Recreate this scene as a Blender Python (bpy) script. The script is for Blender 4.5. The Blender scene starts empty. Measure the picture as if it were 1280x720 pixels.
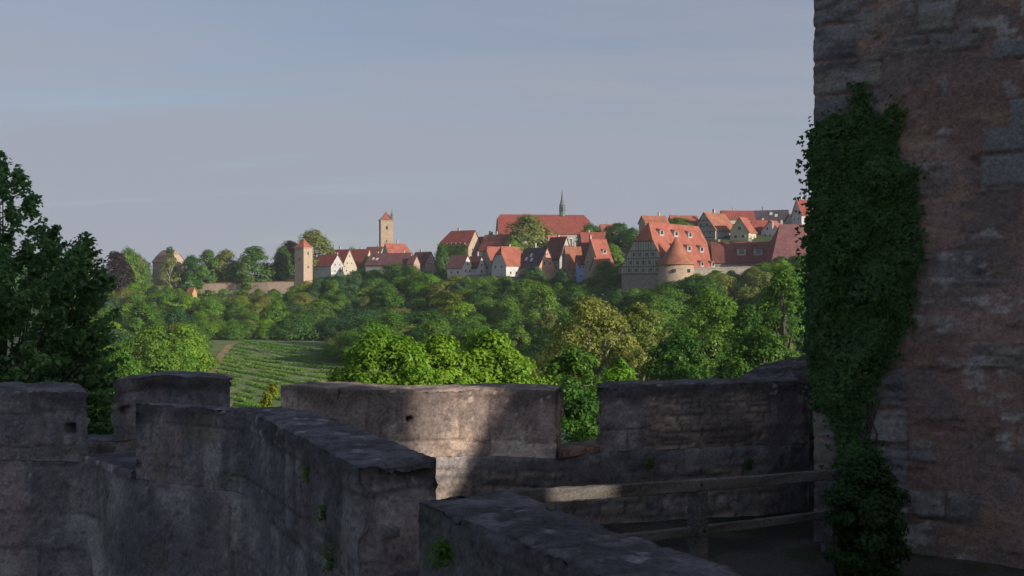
import bpy, bmesh, math, random
import numpy as np
from mathutils import Vector, Matrix

F = 1244.4                      # focal length of the 35 mm camera in pixels of a 1280 px wide frame
R = math.radians
scene = bpy.context.scene
COL = scene.collection

# ---------------------------------------------------------------- helpers
def link(o, parent=None):
    COL.objects.link(o)
    if parent is not None:
        o.parent = parent
    return o

def tag(o, label=None, cat=None, group=None, kind=None):
    if label: o['label'] = label
    if cat: o['category'] = cat
    if group: o['group'] = group
    if kind: o['kind'] = kind
    return o

def empty(name, loc, rz=0.0):
    o = bpy.data.objects.new(name, None)
    o.empty_display_size = .3
    o.location = loc
    o.rotation_euler = (0, 0, rz)
    return link(o)

def at(px, py, d):
    return Vector(((px - 640) / F * d, d, (360 - py) / F * d))

def np_mesh(name, V, faces, mat=None, smooth=False, attrs=None):
    """faces: (N,k) int array, or a list of such arrays"""
    me = bpy.data.meshes.new(name)
    V = np.asarray(V, dtype=np.float32)
    fl = faces if isinstance(faces, list) else [faces]
    fl = [np.asarray(f, dtype=np.int32) for f in fl if len(f)]
    me.vertices.add(len(V)); me.vertices.foreach_set('co', V.ravel())
    nl = sum(f.size for f in fl); npoly = sum(len(f) for f in fl)
    me.loops.add(nl); me.loops.foreach_set('vertex_index', np.concatenate([f.ravel() for f in fl]))
    tot = np.concatenate([np.full(len(f), f.shape[1], dtype=np.int32) for f in fl])
    st = np.concatenate([[0], np.cumsum(tot)[:-1]]).astype(np.int32)
    me.polygons.add(npoly); me.polygons.foreach_set('loop_start', st)
    me.polygons.foreach_set('loop_total', tot)
    if smooth:
        me.polygons.foreach_set('use_smooth', np.ones(npoly, dtype=bool))
    me.update(calc_edges=True)
    if attrs:
        for k, a in attrs.items():
            a = np.asarray(a, dtype=np.float32)
            if a.ndim == 1:
                at_ = me.attributes.new(k, 'FLOAT', 'POINT'); at_.data.foreach_set('value', a)
            else:
                if a.shape[1] == 3: a = np.hstack([a, np.ones((len(a), 1), np.float32)])
                at_ = me.attributes.new(k, 'FLOAT_COLOR', 'POINT'); at_.data.foreach_set('color', a.ravel())
    if mat: me.materials.append(mat)
    return me

def mesh_obj(name, me, parent=None):
    return link(bpy.data.objects.new(name, me), parent)

class MB:
    def __init__(s): s.v = []; s.f = []
    def add(s, vs, fs):
        b = len(s.v); s.v += [tuple(p) for p in vs]
        s.f += [tuple(i + b for i in f) for f in fs]
        return s
    def box(s, cx, cy, cz, sx, sy, sz):
        x0, x1, y0, y1, z0, z1 = cx - sx/2, cx + sx/2, cy - sy/2, cy + sy/2, cz - sz/2, cz + sz/2
        return s.add([(x0,y0,z0),(x1,y0,z0),(x1,y1,z0),(x0,y1,z0),(x0,y0,z1),(x1,y0,z1),(x1,y1,z1),(x0,y1,z1)],
                     [(3,2,1,0),(4,5,6,7),(0,1,5,4),(1,2,6,5),(2,3,7,6),(3,0,4,7)])
    def prism(s, poly, z0, z1):
        n = len(poly)
        return s.add([(p[0], p[1], z0) for p in poly] + [(p[0], p[1], z1) for p in poly],
                     [tuple(reversed(range(n))), tuple(range(n, 2*n))] + [(i, (i+1) % n, n+(i+1) % n, n+i) for i in range(n)])
    def extrude(s, pts, vec):
        n = len(pts); v = Vector(vec)
        return s.add([Vector(p) for p in pts] + [Vector(p) + v for p in pts],
                     [tuple(reversed(range(n))), tuple(range(n, 2*n))] + [(i, (i+1) % n, n+(i+1) % n, n+i) for i in range(n)])
    def shell(s, polys, t):
        """closed shell: top polygons sharing point tuples, pushed down by t"""
        key = {}; pts = []
        def ix(p):
            k = tuple(round(c, 4) for c in p)
            if k not in key: key[k] = len(pts); pts.append(k)
            return key[k]
        pf = [tuple(ix(p) for p in q) for q in polys]
        n = len(pts); fs = list(pf) + [tuple(i + n for i in reversed(f)) for f in pf]
        ed = {}
        for f in pf:
            for a, b in zip(f, f[1:] + f[:1]): ed[(a, b)] = 1
        for (a, b) in ed:
            if (b, a) not in ed: fs.append((b, a, a + n, b + n))
        return s.add(pts + [(p[0], p[1], p[2] - t) for p in pts], fs)
    def tube(s, pts, rad, n=7):
        pts = [Vector(p) for p in pts]; vs = []; fs = []
        for i, p in enumerate(pts):
            d = (pts[min(i+1, len(pts)-1)] - pts[max(i-1, 0)]).normalized()
            u = d.orthogonal().normalized(); w = d.cross(u)
            r = rad[i] if isinstance(rad, (list, tuple)) else rad
            for k in range(n):
                a = 2*math.pi*k/n
                vs.append(p + u*math.cos(a)*r + w*math.sin(a)*r)
        for i in range(len(pts)-1):
            for k in range(n):
                fs.append((i*n+k, i*n+(k+1) % n, (i+1)*n+(k+1) % n, (i+1)*n+k))
        fs += [tuple(reversed(range(n))), tuple(range((len(pts)-1)*n, len(pts)*n))]
        return s.add(vs, fs)
    def lathe(s, prof, n=32, cx=0, cy=0):
        vs = []; fs = []
        for (r, z) in prof:
            for k in range(n):
                a = 2*math.pi*k/n; vs.append((cx + r*math.cos(a), cy + r*math.sin(a), z))
        for i in range(len(prof)-1):
            for k in range(n):
                fs.append((i*n+k, i*n+(k+1) % n, (i+1)*n+(k+1) % n, (i+1)*n+k))
        return s.add(vs, fs)
    def build(s, name, mat, parent=None, smooth=False):
        me = bpy.data.meshes.new(name)
        me.from_pydata(s.v, [], s.f); me.update()
        bm = bmesh.new(); bm.from_mesh(me); bmesh.ops.recalc_face_normals(bm, faces=bm.faces); bm.to_mesh(me); bm.free()
        if smooth: me.polygons.foreach_set('use_smooth', np.ones(len(me.polygons), dtype=bool))
        me.materials.append(mat)
        return mesh_obj(name, me, parent)

# ---- value noise in numpy
def _h(ix, iy, iz, seed):
    with np.errstate(over='ignore'):
        h = (ix.astype(np.uint32)*np.uint32(374761393) + iy.astype(np.uint32)*np.uint32(668265263)
             + iz.astype(np.uint32)*np.uint32(2147483647) + np.uint32(seed)*np.uint32(1274126177))
        h = (h ^ (h >> np.uint32(13)))*np.uint32(1274126177)
        h = (h ^ (h >> np.uint32(16)))*np.uint32(2246822519)
        h = h ^ (h >> np.uint32(13))
    return h.astype(np.float64)/4294967295.0
def vn(P, seed=0):
    P = np.asarray(P, dtype=np.float64); i = np.floor(P).astype(np.int64); f = P - i
    f = f*f*f*(f*(f*6-15)+10)
    r = 0
    for dx in (0, 1):
        for dy in (0, 1):
            for dz in (0, 1):
                w = np.where(dx, f[:, 0], 1-f[:, 0])*np.where(dy, f[:, 1], 1-f[:, 1])*np.where(dz, f[:, 2], 1-f[:, 2])
                r = r + w*_h(i[:, 0]+dx, i[:, 1]+dy, i[:, 2]+dz, seed)
    return r
def fbm(P, sc, oct=4, seed=0, gain=.5):
    P = np.asarray(P, dtype=np.float64)*np.asarray(sc, dtype=np.float64)
    a = 1; t = 0; n = 0
    for o in range(oct):
        t = t + a*vn(P + 17.3*o, seed + o); n += a; a *= gain; P = P*2.03
    return t/n
def sst(x, a, b):
    t = np.clip((x-a)/(b-a), 0, 1); return t*t*(3-2*t)
def mixc(c, d, t):
    return c*(1-t[:, None]) + np.asarray(d)*t[:, None]

# ---------------------------------------------------------------- materials
def new_mat(name):
    m = bpy.data.materials.new(name); m.use_nodes = True
    nt = m.node_tree; nt.nodes.clear()
    out = nt.nodes.new('ShaderNodeOutputMaterial')
    return m, nt, out
def N(nt, t, **kw):
    n = nt.nodes.new(t)
    for k, v in kw.items():
        if k in n.inputs: n.inputs[k].default_value = v
        else: setattr(n, k, v)
    return n
def noise_node(nt, vec, scale, detail=5, rough=.55, vscale=None):
    if vscale:
        mp = N(nt, 'ShaderNodeMapping'); mp.inputs['Scale'].default_value = vscale
        nt.links.new(vec, mp.inputs['Vector']); vec = mp.outputs[0]
    n = N(nt, 'ShaderNodeTexNoise', Scale=scale, Detail=detail, Roughness=rough)
    nt.links.new(vec, n.inputs['Vector'])
    return n.outputs['Fac']
def ramp(nt, fac, stops):
    r = N(nt, 'ShaderNodeValToRGB'); el = r.color_ramp.elements
    while len(el) < len(stops): el.new(.5)
    for e, (p, c) in zip(el, stops):
        e.position = p; e.color = (*c, 1) if len(c) == 3 else c
    nt.links.new(fac, r.inputs[0]); return r.outputs[0]

def surf_mat(name, cols, scale=1.0, rough=.9, bump=.3, bscale=None, vscale=None, spec=.2, coord='Object', var=.0):
    """opaque matte surface: colour ramp over fractal noise + a second finer noise + bump"""
    m, nt, out = new_mat(name)
    tc = N(nt, 'ShaderNodeTexCoord'); vec = tc.outputs[coord]
    f = noise_node(nt, vec, scale, 7, .62, vscale)
    n = len(cols)
    c = ramp(nt, f, [(.3 + .4*i/(n-1), cols[i]) for i in range(n)])
    f2 = noise_node(nt, vec, scale*9, 4, .6)
    mx = N(nt, 'ShaderNodeMix', data_type='RGBA', blend_type='MULTIPLY'); mx.inputs[0].default_value = 1
    nt.links.new(c, mx.inputs[6])
    nt.links.new(ramp(nt, f2, [(.25, (.6, .6, .6)), (.75, (1.3, 1.3, 1.3))]), mx.inputs[7])
    b = N(nt, 'ShaderNodeBsdfPrincipled'); b.inputs['Roughness'].default_value = rough
    b.inputs['Specular IOR Level'].default_value = spec
    nt.links.new(mx.outputs[2], b.inputs['Base Color'])
    if bump:
        fb = noise_node(nt, vec, bscale or scale*6, 6, .65)
        bp = N(nt, 'ShaderNodeBump', Strength=bump, Distance=.05)
        nt.links.new(fb, bp.inputs['Height']); nt.links.new(bp.outputs[0], b.inputs['Normal'])
    nt.links.new(b.outputs[0], out.inputs[0])
    return m

def stone_mat(name, mul=1.0):
    """albedo stored on the mesh (masonry layout, stains, lichen), finer grain and bump here"""
    m, nt, out = new_mat(name)
    tc = N(nt, 'ShaderNodeTexCoord'); vec = tc.outputs['Object']
    at_ = N(nt, 'ShaderNodeAttribute', attribute_name='Col')
    f2 = noise_node(nt, vec, 34, 9, .78)
    mx = N(nt, 'ShaderNodeMix', data_type='RGBA', blend_type='MULTIPLY'); mx.inputs[0].default_value = 1
    nt.links.new(at_.outputs['Color'], mx.inputs[6])
    nt.links.new(ramp(nt, f2, [(.28, (.45*mul,)*3), (.70, (1.5*mul,)*3)]), mx.inputs[7])
    b = N(nt, 'ShaderNodeBsdfPrincipled'); b.inputs['Roughness'].default_value = .92
    b.inputs['Specular IOR Level'].default_value = .15
    nt.links.new(mx.outputs[2], b.inputs['Base Color'])
    fb = noise_node(nt, vec, 14, 12, .80)
    bp = N(nt, 'ShaderNodeBump', Strength=.8, Distance=.03)
    nt.links.new(fb, bp.inputs['Height']); nt.links.new(bp.outputs[0], b.inputs['Normal'])
    nt.links.new(b.outputs[0], out.inputs[0])
    return m

def leaf_mat(name, dark, light, trans=.42, gloss=.012):
    m, nt, out = new_mat(name)
    at_ = N(nt, 'ShaderNodeAttribute', attribute_name='var')
    oi = N(nt, 'ShaderNodeObjectInfo')
    c = ramp(nt, at_.outputs['Fac'], [(0, dark), (1, light)])
    hs = N(nt, 'ShaderNodeHueSaturation')
    mr = N(nt, 'ShaderNodeMapRange'); mr.inputs['To Min'].default_value = .86; mr.inputs['To Max'].default_value = 1.13
    nt.links.new(oi.outputs['Random'], mr.inputs['Value']); nt.links.new(mr.outputs[0], hs.inputs['Value'])
    mr2 = N(nt, 'ShaderNodeMapRange'); mr2.inputs['To Min'].default_value = .515; mr2.inputs['To Max'].default_value = .485
    nt.links.new(oi.outputs['Random'], mr2.inputs['Value']); nt.links.new(mr2.outputs[0], hs.inputs['Hue'])
    nt.links.new(c, hs.inputs['Color'])
    d = N(nt, 'ShaderNodeBsdfDiffuse'); t = N(nt, 'ShaderNodeBsdfTranslucent'); g = N(nt, 'ShaderNodeBsdfGlossy')
    g.inputs['Roughness'].default_value = .45; g.inputs['Color'].default_value = (.8, .85, .8, 1)
    for s in (d, t): nt.links.new(hs.outputs[0], s.inputs['Color'])
    m1 = N(nt, 'ShaderNodeMixShader'); m1.inputs[0].default_value = trans
    nt.links.new(d.outputs[0], m1.inputs[1]); nt.links.new(t.outputs[0], m1.inputs[2])
    m2 = N(nt, 'ShaderNodeMixShader'); m2.inputs[0].default_value = gloss
    nt.links.new(m1.outputs[0], m2.inputs[1]); nt.links.new(g.outputs[0], m2.inputs[2])
    nt.links.new(m2.outputs[0], out.inputs[0])
    return m

def roof_mat(name, c0, c1, c2):
    m, nt, out = new_mat(name)
    tc = N(nt, 'ShaderNodeTexCoord'); vec = tc.outputs['Object']
    f = noise_node(nt, vec, .35, 6, .65)
    f2 = noise_node(nt, vec, 2.2, 3, .7)
    c = ramp(nt, f, [(.3, c0), (.5, c1), (.72, c2)])
    mx = N(nt, 'ShaderNodeMix', data_type='RGBA', blend_type='MULTIPLY'); mx.inputs[0].default_value = 1
    nt.links.new(c, mx.inputs[6]); nt.links.new(ramp(nt, f2, [(.25, (.52, .50, .52)), (.75, (1.36, 1.28, 1.24))]), mx.inputs[7])
    # tile courses: a fine wave up the slope
    w = N(nt, 'ShaderNodeTexWave', wave_type='BANDS', bands_direction='Z', wave_profile='SAW'); w.inputs['Scale'].default_value = 1.4
    w.inputs['Distortion'].default_value = .6; w.inputs['Detail'].default_value = 2
    nt.links.new(vec, w.inputs['Vector'])
    bp = N(nt, 'ShaderNodeBump', Strength=.35, Distance=.06); nt.links.new(w.outputs['Fac'], bp.inputs['Height'])
    b = N(nt, 'ShaderNodeBsdfPrincipled'); b.inputs['Roughness'].default_value = .85; b.inputs['Specular IOR Level'].default_value = .2
    nt.links.new(mx.outputs[2], b.inputs['Base Color']); nt.links.new(bp.outputs[0], b.inputs['Normal'])
    nt.links.new(b.outputs[0], out.inputs[0])
    return m

M = {}
M['stone'] = stone_mat('weathered_stone')
M['orange'] = roof_mat('orange_tiles', (.20, .066, .046), (.295, .098, .066), (.33, .145, .10))
M['red'] = roof_mat('red_tiles', (0.160, 0.046, 0.037), (0.224, 0.062, 0.048), (0.248, 0.080, 0.062))
M['rust'] = roof_mat('rusty_tiles', (0.176, 0.068, 0.040), (0.288, 0.120, 0.072), (0.336, 0.160, 0.104))
M['faded'] = roof_mat('faded_tiles', (.19, .125, .10), (.27, .18, .14), (.32, .24, .19))
M['brown'] = roof_mat('brown_tiles', (0.104, 0.044, 0.036), (0.166, 0.062, 0.049), (0.208, 0.088, 0.068))
M['purple'] = roof_mat('purple_tiles', (0.106, 0.053, 0.055), (0.163, 0.072, 0.072), (0.192, 0.096, 0.091))
M['slate'] = roof_mat('dark_tiles', (0.054, 0.048, 0.060), (0.078, 0.069, 0.084), (0.120, 0.096, 0.102))
M['copper'] = surf_mat('green_copper', [(.11, .135, .125), (.16, .18, .17)], 2)
M['cream'] = surf_mat('cream_plaster', [(0.378, 0.327, 0.249), (0.482, 0.421, 0.327)], .6)
M['white'] = surf_mat('white_plaster', [(0.430, 0.421, 0.404), (0.550, 0.533, 0.507)], .6)
M['pink'] = surf_mat('pink_plaster', [(0.430, 0.232, 0.163), (0.516, 0.284, 0.206)], .6)
M['blue'] = surf_mat('blue_plaster', [(.20, .30, .52), (.26, .37, .60)], .6)
M['yellow'] = surf_mat('yellow_plaster', [(0.396, 0.361, 0.224), (0.499, 0.447, 0.292)], .6)
M['ochre'] = surf_mat('ochre_plaster', [(.36, .235, .105), (.44, .29, .14)], .6) #[(0.447, 0.258, 0.086), (0.533, 0.327, 0.120)], .6)
M['beige'] = surf_mat('beige_plaster', [(0.327, 0.249, 0.181), (0.430, 0.327, 0.241)], .6)
M['mauve'] = surf_mat('mauve_plaster', [(.27, .18, .175), (.36, .24, .23)], .6)
M['greyp'] = surf_mat('grey_plaster', [(.30, .29, .27), (.42, .40, .37)], .5)
M['greenp'] = surf_mat('grey_green_plaster', [(.30, .31, .25), (.40, .40, .33)], .5)
M['tan'] = surf_mat('tan_sandstone', [(0.292, 0.215, 0.146), (0.396, 0.301, 0.215)], .25, vscale=(0.860, 0.860, 2.580))
M['rubble'] = surf_mat('grey_rubble', [(.16, .145, .13), (.25, .22, .19), (.33, .29, .25)], .9, bump=.6, vscale=(1, 1, 2.2))
M['timber'] = surf_mat('dark_timber', [(.085, .072, .062), (.125, .105, .09)], 3)
M['frame'] = surf_mat('painted_frame', [(.5, .49, .46), (.62, .6, .57)], 3)
M['brick'] = surf_mat('chimney_brick', [(.30, .24, .21), (.45, .38, .34)], 2)
M['bark'] = surf_mat('bark', [(.05, .042, .035), (.11, .095, .08)], 3, vscale=(1, 1, .25), bump=.8)
M['palebark'] = surf_mat('pale_bark', [(.18, .16, .13), (.32, .30, .26)], 3, vscale=(1, 1, .3))
M['wood'] = surf_mat('grey_rail_wood', [(.09, .08, .073), (.165, .148, .135), (.25, .225, .20)], 6, vscale=(.10, 1, 2.2), bump=.7)
M['iron'] = surf_mat('rusty_iron', [(.05, .035, .03), (.10, .06, .04)], 20)
m, nt, out = new_mat('window_glass')
b = N(nt, 'ShaderNodeBsdfPrincipled'); b.inputs['Base Color'].default_value = (.02, .025, .03, 1); b.inputs['Roughness'].default_value = .12
nt.links.new(b.outputs[0], out.inputs[0]); M['glass'] = m
# foliage, albedo of real leaves
LEAF = {
 'deep green':   leaf_mat('deep_green_leaves', (0.043, 0.106, 0.022), (0.110, 0.232, 0.035)),
 'mid green':    leaf_mat('mid_green_leaves', (0.075, 0.158, 0.024), (0.172, 0.316, 0.042)),
 'fresh green':  leaf_mat('fresh_green_leaves', (0.106, 0.214, 0.018), (0.234, 0.411, 0.040)),
 'olive green':  leaf_mat('olive_green_leaves', (0.147, 0.179, 0.040), (0.283, 0.325, 0.077)),
 'blue green':   leaf_mat('blue_green_leaves', (0.039, 0.103, 0.036), (0.093, 0.192, 0.066)),
 'yellow green': leaf_mat('yellow_green_leaves', (0.147, 0.189, 0.018), (0.292, 0.343, 0.040)),
 'purple':       leaf_mat('purple_leaves', (.020, .012, .015), (.050, .026, .028)),
}

# ---------------------------------------------------------------- world, sun, camera
SUN_AZ = R(35.0)      # behind the camera's right hand
SUN_EL = R(17.0)
S = Vector((math.cos(SUN_AZ)*math.cos(SUN_EL), -math.sin(SUN_AZ)*math.cos(SUN_EL), math.sin(SUN_EL)))
world = bpy.data.worlds.new('World'); scene.world = world; world.use_nodes = True
nt = world.node_tree; nt.nodes.clear()
wo = nt.nodes.new('ShaderNodeOutputWorld'); bg = nt.nodes.new('ShaderNodeBackground'); bg.inputs['Strength'].default_value = .085
sky = nt.nodes.new('ShaderNodeTexSky'); sky.sky_type = 'NISHITA'; sky.sun_disc = False
sky.sun_elevation = SUN_EL; sky.sun_rotation = math.atan2(S.x, S.y)
sky.air_density = 1.0; sky.dust_density = 1.2; sky.ozone_density = 1.6
tc = nt.nodes.new('ShaderNodeTexCoord')
sp = nt.nodes.new('ShaderNodeSeparateXYZ'); nt.links.new(tc.outputs['Generated'], sp.inputs[0])
def mth(op, a, b=None, clamp=False):
    n = nt.nodes.new('ShaderNodeMath'); n.operation = op; n.use_clamp = clamp
    for i, x in enumerate((a, b)):
        if x is None: continue
        if isinstance(x, (int, float)): n.inputs[i].default_value = x
        else: nt.links.new(x, n.inputs[i])
    return n.outputs[0]
zz = mth('ADD', mth('MAXIMUM', sp.outputs[2], 0.0), .16)
cx = mth('DIVIDE', sp.outputs[0], zz); cy = mth('DIVIDE', sp.outputs[1], zz)
cb = nt.nodes.new('ShaderNodeCombineXYZ'); nt.links.new(cx, cb.inputs[0]); nt.links.new(cy, cb.inputs[1])
c1 = noise_node(nt, cb.outputs[0], 1.0, 9, .55, (.30, 1.15, 1))
mp_ = nt.nodes.new('ShaderNodeMapping'); mp_.inputs['Rotation'].default_value = (0, 0, R(-7)); mp_.inputs['Scale'].default_value = (.55, 3.2, 1)
nt.links.new(cb.outputs[0], mp_.inputs['Vector'])
c2 = noise_node(nt, mp_.outputs[0], 1.0, 8, .62)
cm = mth('ADD', mth('MULTIPLY', c1, .66), mth('MULTIPLY', c2, .34))
hz = mth('SUBTRACT', .30, mth('MULTIPLY', sp.outputs[2], 1.0))         # the veil is thicker towards the horizon
cm = mth('ADD', cm, mth('MULTIPLY', hz, .75))
veil = ramp(nt, cm, [(.39, (.22,)*3), (.51, (.60,)*3), (.64, (.97,)*3)])
mxw = nt.nodes.new('ShaderNodeMix'); mxw.data_type = 'RGBA'
nt.links.new(veil, mxw.inputs[0])
skm = nt.nodes.new('ShaderNodeMix'); skm.data_type = 'RGBA'; skm.blend_type = 'MULTIPLY'; skm.inputs[0].default_value = 1
nt.links.new(sky.outputs[0], skm.inputs[6]); skm.inputs[7].default_value = (1.0, 1.0, 1.08, 1)
nt.links.new(skm.outputs[2], mxw.inputs[6])
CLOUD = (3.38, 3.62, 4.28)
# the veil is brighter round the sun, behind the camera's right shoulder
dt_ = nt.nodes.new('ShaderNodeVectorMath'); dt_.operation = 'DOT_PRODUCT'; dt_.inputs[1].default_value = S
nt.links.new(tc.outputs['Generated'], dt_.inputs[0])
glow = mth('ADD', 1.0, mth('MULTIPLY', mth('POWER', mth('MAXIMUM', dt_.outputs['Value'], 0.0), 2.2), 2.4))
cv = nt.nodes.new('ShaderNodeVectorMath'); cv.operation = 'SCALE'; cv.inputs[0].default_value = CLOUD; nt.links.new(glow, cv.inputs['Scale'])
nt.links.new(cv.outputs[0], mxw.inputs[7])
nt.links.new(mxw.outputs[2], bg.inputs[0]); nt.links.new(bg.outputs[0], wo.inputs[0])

sun = bpy.data.lights.new('Sun', 'SUN'); sun.energy = 5.0; sun.angle = R(.53); sun.color = (1, .90, .77)
so = link(bpy.data.objects.new('Sun', sun)); so.rotation_euler = S.to_track_quat('Z', 'Y').to_euler(); so.location = (60, -20, 60)

cam = bpy.data.cameras.new('Camera'); cam.lens = 35; cam.sensor_width = 36; cam.clip_start = .05; cam.clip_end = 20000
co = link(bpy.data.objects.new('Camera', cam)); co.location = (0, 0, 0); co.rotation_euler = (R(90), 0, 0)
scene.camera = co
scene.view_settings.view_transform = 'Standard'; scene.view_settings.look = 'None'
scene.view_settings.exposure = .30; scene.view_settings.gamma = 1; scene.view_settings.use_curve_mapping = False
scene.cycles.max_bounces = 6; scene.cycles.diffuse_bounces = 4; scene.cycles.transmission_bounces = 4
scene.cycles.use_denoising = True
scene.cycles.sample_clamp_indirect = 4

# ---------------------------------------------------------------- masonry and wall sweeps
def masonry(u, v, seed, hr=(.10, .24), lr=(.2, .55), warp=.035):
    """irregular coursed rubble: distance to the nearest joint and two random numbers of the stone"""
    rng = np.random.default_rng(seed)
    Q = np.stack([u*2.2, v*2.2, np.full_like(u, seed)], 1)
    vv = v + (fbm(Q, 1, 3, seed) - .5)*warp*3; uu = u + (fbm(Q, 1.4, 3, seed+9) - .5)*warp*4
    lo, hi = v.min()-.6, v.max()+.6
    vb = [lo]
    while vb[-1] < hi: vb.append(vb[-1] + rng.uniform(*hr))
    vb = np.array(vb); ci = np.clip(np.searchsorted(vb, vv)-1, 0, len(vb)-2)
    e = np.minimum(vv - vb[ci], vb[ci+1] - vv); r1 = np.zeros_like(u); r2 = np.zeros_like(u)
    for c in np.unique(ci):
        mk = ci == c; h = vb[c+1]-vb[c]
        ub = [u.min()-1.5 - rng.uniform(0, .4)]
        while ub[-1] < u.max()+1.5: ub.append(ub[-1] + rng.uniform(*lr)*(.6+.4*h/hr[1]))
        ub = np.array(ub); si = np.clip(np.searchsorted(ub, uu[mk])-1, 0, len(ub)-2)
        e[mk] = np.minimum(e[mk], np.minimum(uu[mk]-ub[si], ub[si+1]-uu[mk]))
        a = rng.random(len(ub)); b_ = rng.random(len(ub)); r1[mk] = a[si]; r2[mk] = b_[si]
    return e, r1, r2

def sweep_wall(front, back, zb, ztf, ztb, res):
    front = np.array(front, float); back = np.array(back, float); n = len(front)
    seg = np.linalg.norm(np.diff(front, axis=0), axis=1); cum = np.concatenate([[0], np.cumsum(seg)]); L = cum[-1]
    Mx = max(2, int(L/res)+1); u = np.unique(np.concatenate([np.linspace(0, L, Mx), cum]))
    fx = np.stack([np.interp(u, cum, front[:, k]) for k in (0, 1)], 1)
    bx = np.stack([np.interp(u, cum, back[:, k]) for k in (0, 1)], 1)
    zf = np.interp(u, cum, np.broadcast_to(np.asarray(ztf, float), n)); zk = np.interp(u, cum, np.broadcast_to(np.asarray(ztb, float), n))
    Wd = np.linalg.norm(bx-fx, axis=1); H = zf.max()-zb
    Nz = max(2, int(H/res)+1); Nw = max(2, int(Wd.max()/res)+1)
    V = []; U = []; E = []; K = []; faces = []
    def grid(P, Uu, Ee, k):
        b = sum(len(x) for x in V); a, c = P.shape[:2]
        V.append(P.reshape(-1, 3)); U.append(Uu.ravel()); E.append(Ee.ravel()); K.append(np.full(a*c, k))
        I = b + np.arange(a*c).reshape(a, c)
        faces.append(np.stack([I[:-1, :-1], I[1:, :-1], I[1:, 1:], I[:-1, 1:]], -1).reshape(-1, 4))
    t = np.linspace(0, 1, Nz); w = np.linspace(0, 1, Nw)
    ends = np.minimum(u, L-u)
    one = np.ones
    z = zb + (zf-zb)[:, None]*t
    P = np.concatenate([np.repeat(fx[:, None], Nz, 1), z[..., None]], 2)
    grid(P, u[:, None]*one((1, Nz)), np.minimum(zf[:, None]-z, ends[:, None]), 0)
    P = np.concatenate([fx[:, None]*(1-w)[None, :, None] + bx[:, None]*w[None, :, None], (zf[:, None]*(1-w)+zk[:, None]*w)[..., None]], 2)
    grid(P, u[:, None]*one((1, Nw)), np.minimum(np.minimum(w, 1-w)*Wd[:, None], ends[:, None]), 1)
    z2 = zb + (zk-zb)[:, None]*t
    P = np.concatenate([np.repeat(bx[:, None], Nz, 1), z2[..., None]], 2)[:, ::-1]
    grid(P, u[:, None]*one((1, Nz)), np.minimum(zk[:, None]-z2, ends[:, None])[:, ::-1], 2)
    for e_, flip in ((0, False), (-1, True)):
        zt = zf[e_]*(1-w)+zk[e_]*w; zc = zb + (zt-zb)[None, :]*t[:, None]
        P = np.zeros((Nz, Nw, 3)); P[..., :2] = (fx[e_]*(1-w)[:, None]+bx[e_]*w[:, None])[None]; P[..., 2] = zc
        uu = u[e_] + (w*Wd[e_])[None, :]*one((Nz, 1))*(1 if flip else -1)
        ee = np.minimum(zt[None]-zc, (np.minimum(w, 1-w)*Wd[e_])[None])
        if flip: P = P[:, ::-1]; uu = uu[:, ::-1]; ee = ee[:, ::-1]
        grid(P.transpose(1, 0, 2), uu.T, ee.T, 3)
    V = np.concatenate(V); U = np.concatenate(U); E = np.concatenate(E); K = np.concatenate(K); Fc = np.concatenate(faces)
    key = np.round(V*5000).astype(np.int64)
    _, first, inv = np.unique(key, axis=0, return_index=True, return_inverse=True); inv = inv.ravel()
    Em = np.full(len(first), 9.0); np.minimum.at(Em, inv, E)
    return dict(P=V[first], u=U[first], e=Em, k=K[first], F=inv[Fc], L=L, zt=float(np.max(zf)))

def vnormals(P, Fc):
    a, b, c, d = (P[Fc[:, i]] for i in range(4)); n = np.cross(c-a, d-b)
    vn_ = np.zeros_like(P)
    for i in range(4): np.add.at(vn_, Fc[:, i], n)
    return vn_/np.maximum(np.linalg.norm(vn_, axis=1), 1e-9)[:, None]

def stain_cols(P, u, z, zt, seed, k, dark=1.0, top_dark=True, moss=1.0):
    """albedo of old render: grey with reddish repairs, soot streaks running down from the coping, lichen and moss"""
    c = mixc(np.tile([.145, .138, .142], (len(P), 1)), (.25, .232, .222), sst(fbm(P, 1.6, 5, seed), .36, .64))
    c = mixc(c, (.215, .165, .145), .7*sst(fbm(P, .75, 4, seed+5), .52, .68))
    c = mixc(c, (.30, .28, .26), .7*sst(fbm(P, 3.3, 4, seed+8), .56, .68))
    st_ = fbm(np.stack([u*5.0, z*.45, u*0+seed], 1), 1, 4, seed+3)
    c = mixc(c, (.092, .088, .096), dark*.78*sst(st_, .46, .66)*sst(z, zt-1.9, zt-.1))
    if top_dark:
        edge = zt - z + (fbm(P, 3.0, 4, seed+11)-.5)*.34
        c = mixc(c, (.058, .055, .056), .92*sst(edge, .24, .07))
    big = fbm(P, .9, 3, seed+21); c = mixc(c, (.105, .100, .106), .6*sst(big, .52, .68))
    sp_ = fbm(P, 17, 3, seed+14); c = mixc(c, (.36, .35, .33), .5*sst(sp_, .68, .76)*sst(fbm(P, 1.8, 3, seed+15), .48, .62))
    c = mixc(c, (.050, .062, .026), moss*.38*sst(fbm(P, 2.6, 4, seed+17), .60, .72))
    tp = (k == 1)
    ct = mixc(np.tile([.085, .081, .083], (len(P), 1)), (.15, .143, .142), sst(fbm(P, 4.5, 5, seed+2), .38, .66))
    ct = mixc(ct, (.060, .056, .055), .8*sst(fbm(P, 6.5, 4, seed+6), .52, .66))
    ct = mixc(ct, (.34, .33, .32), .55*sst(fbm(P, 8.5, 4, seed+7), .66, .74))
    c[tp] = ct[tp]
    return c

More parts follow.
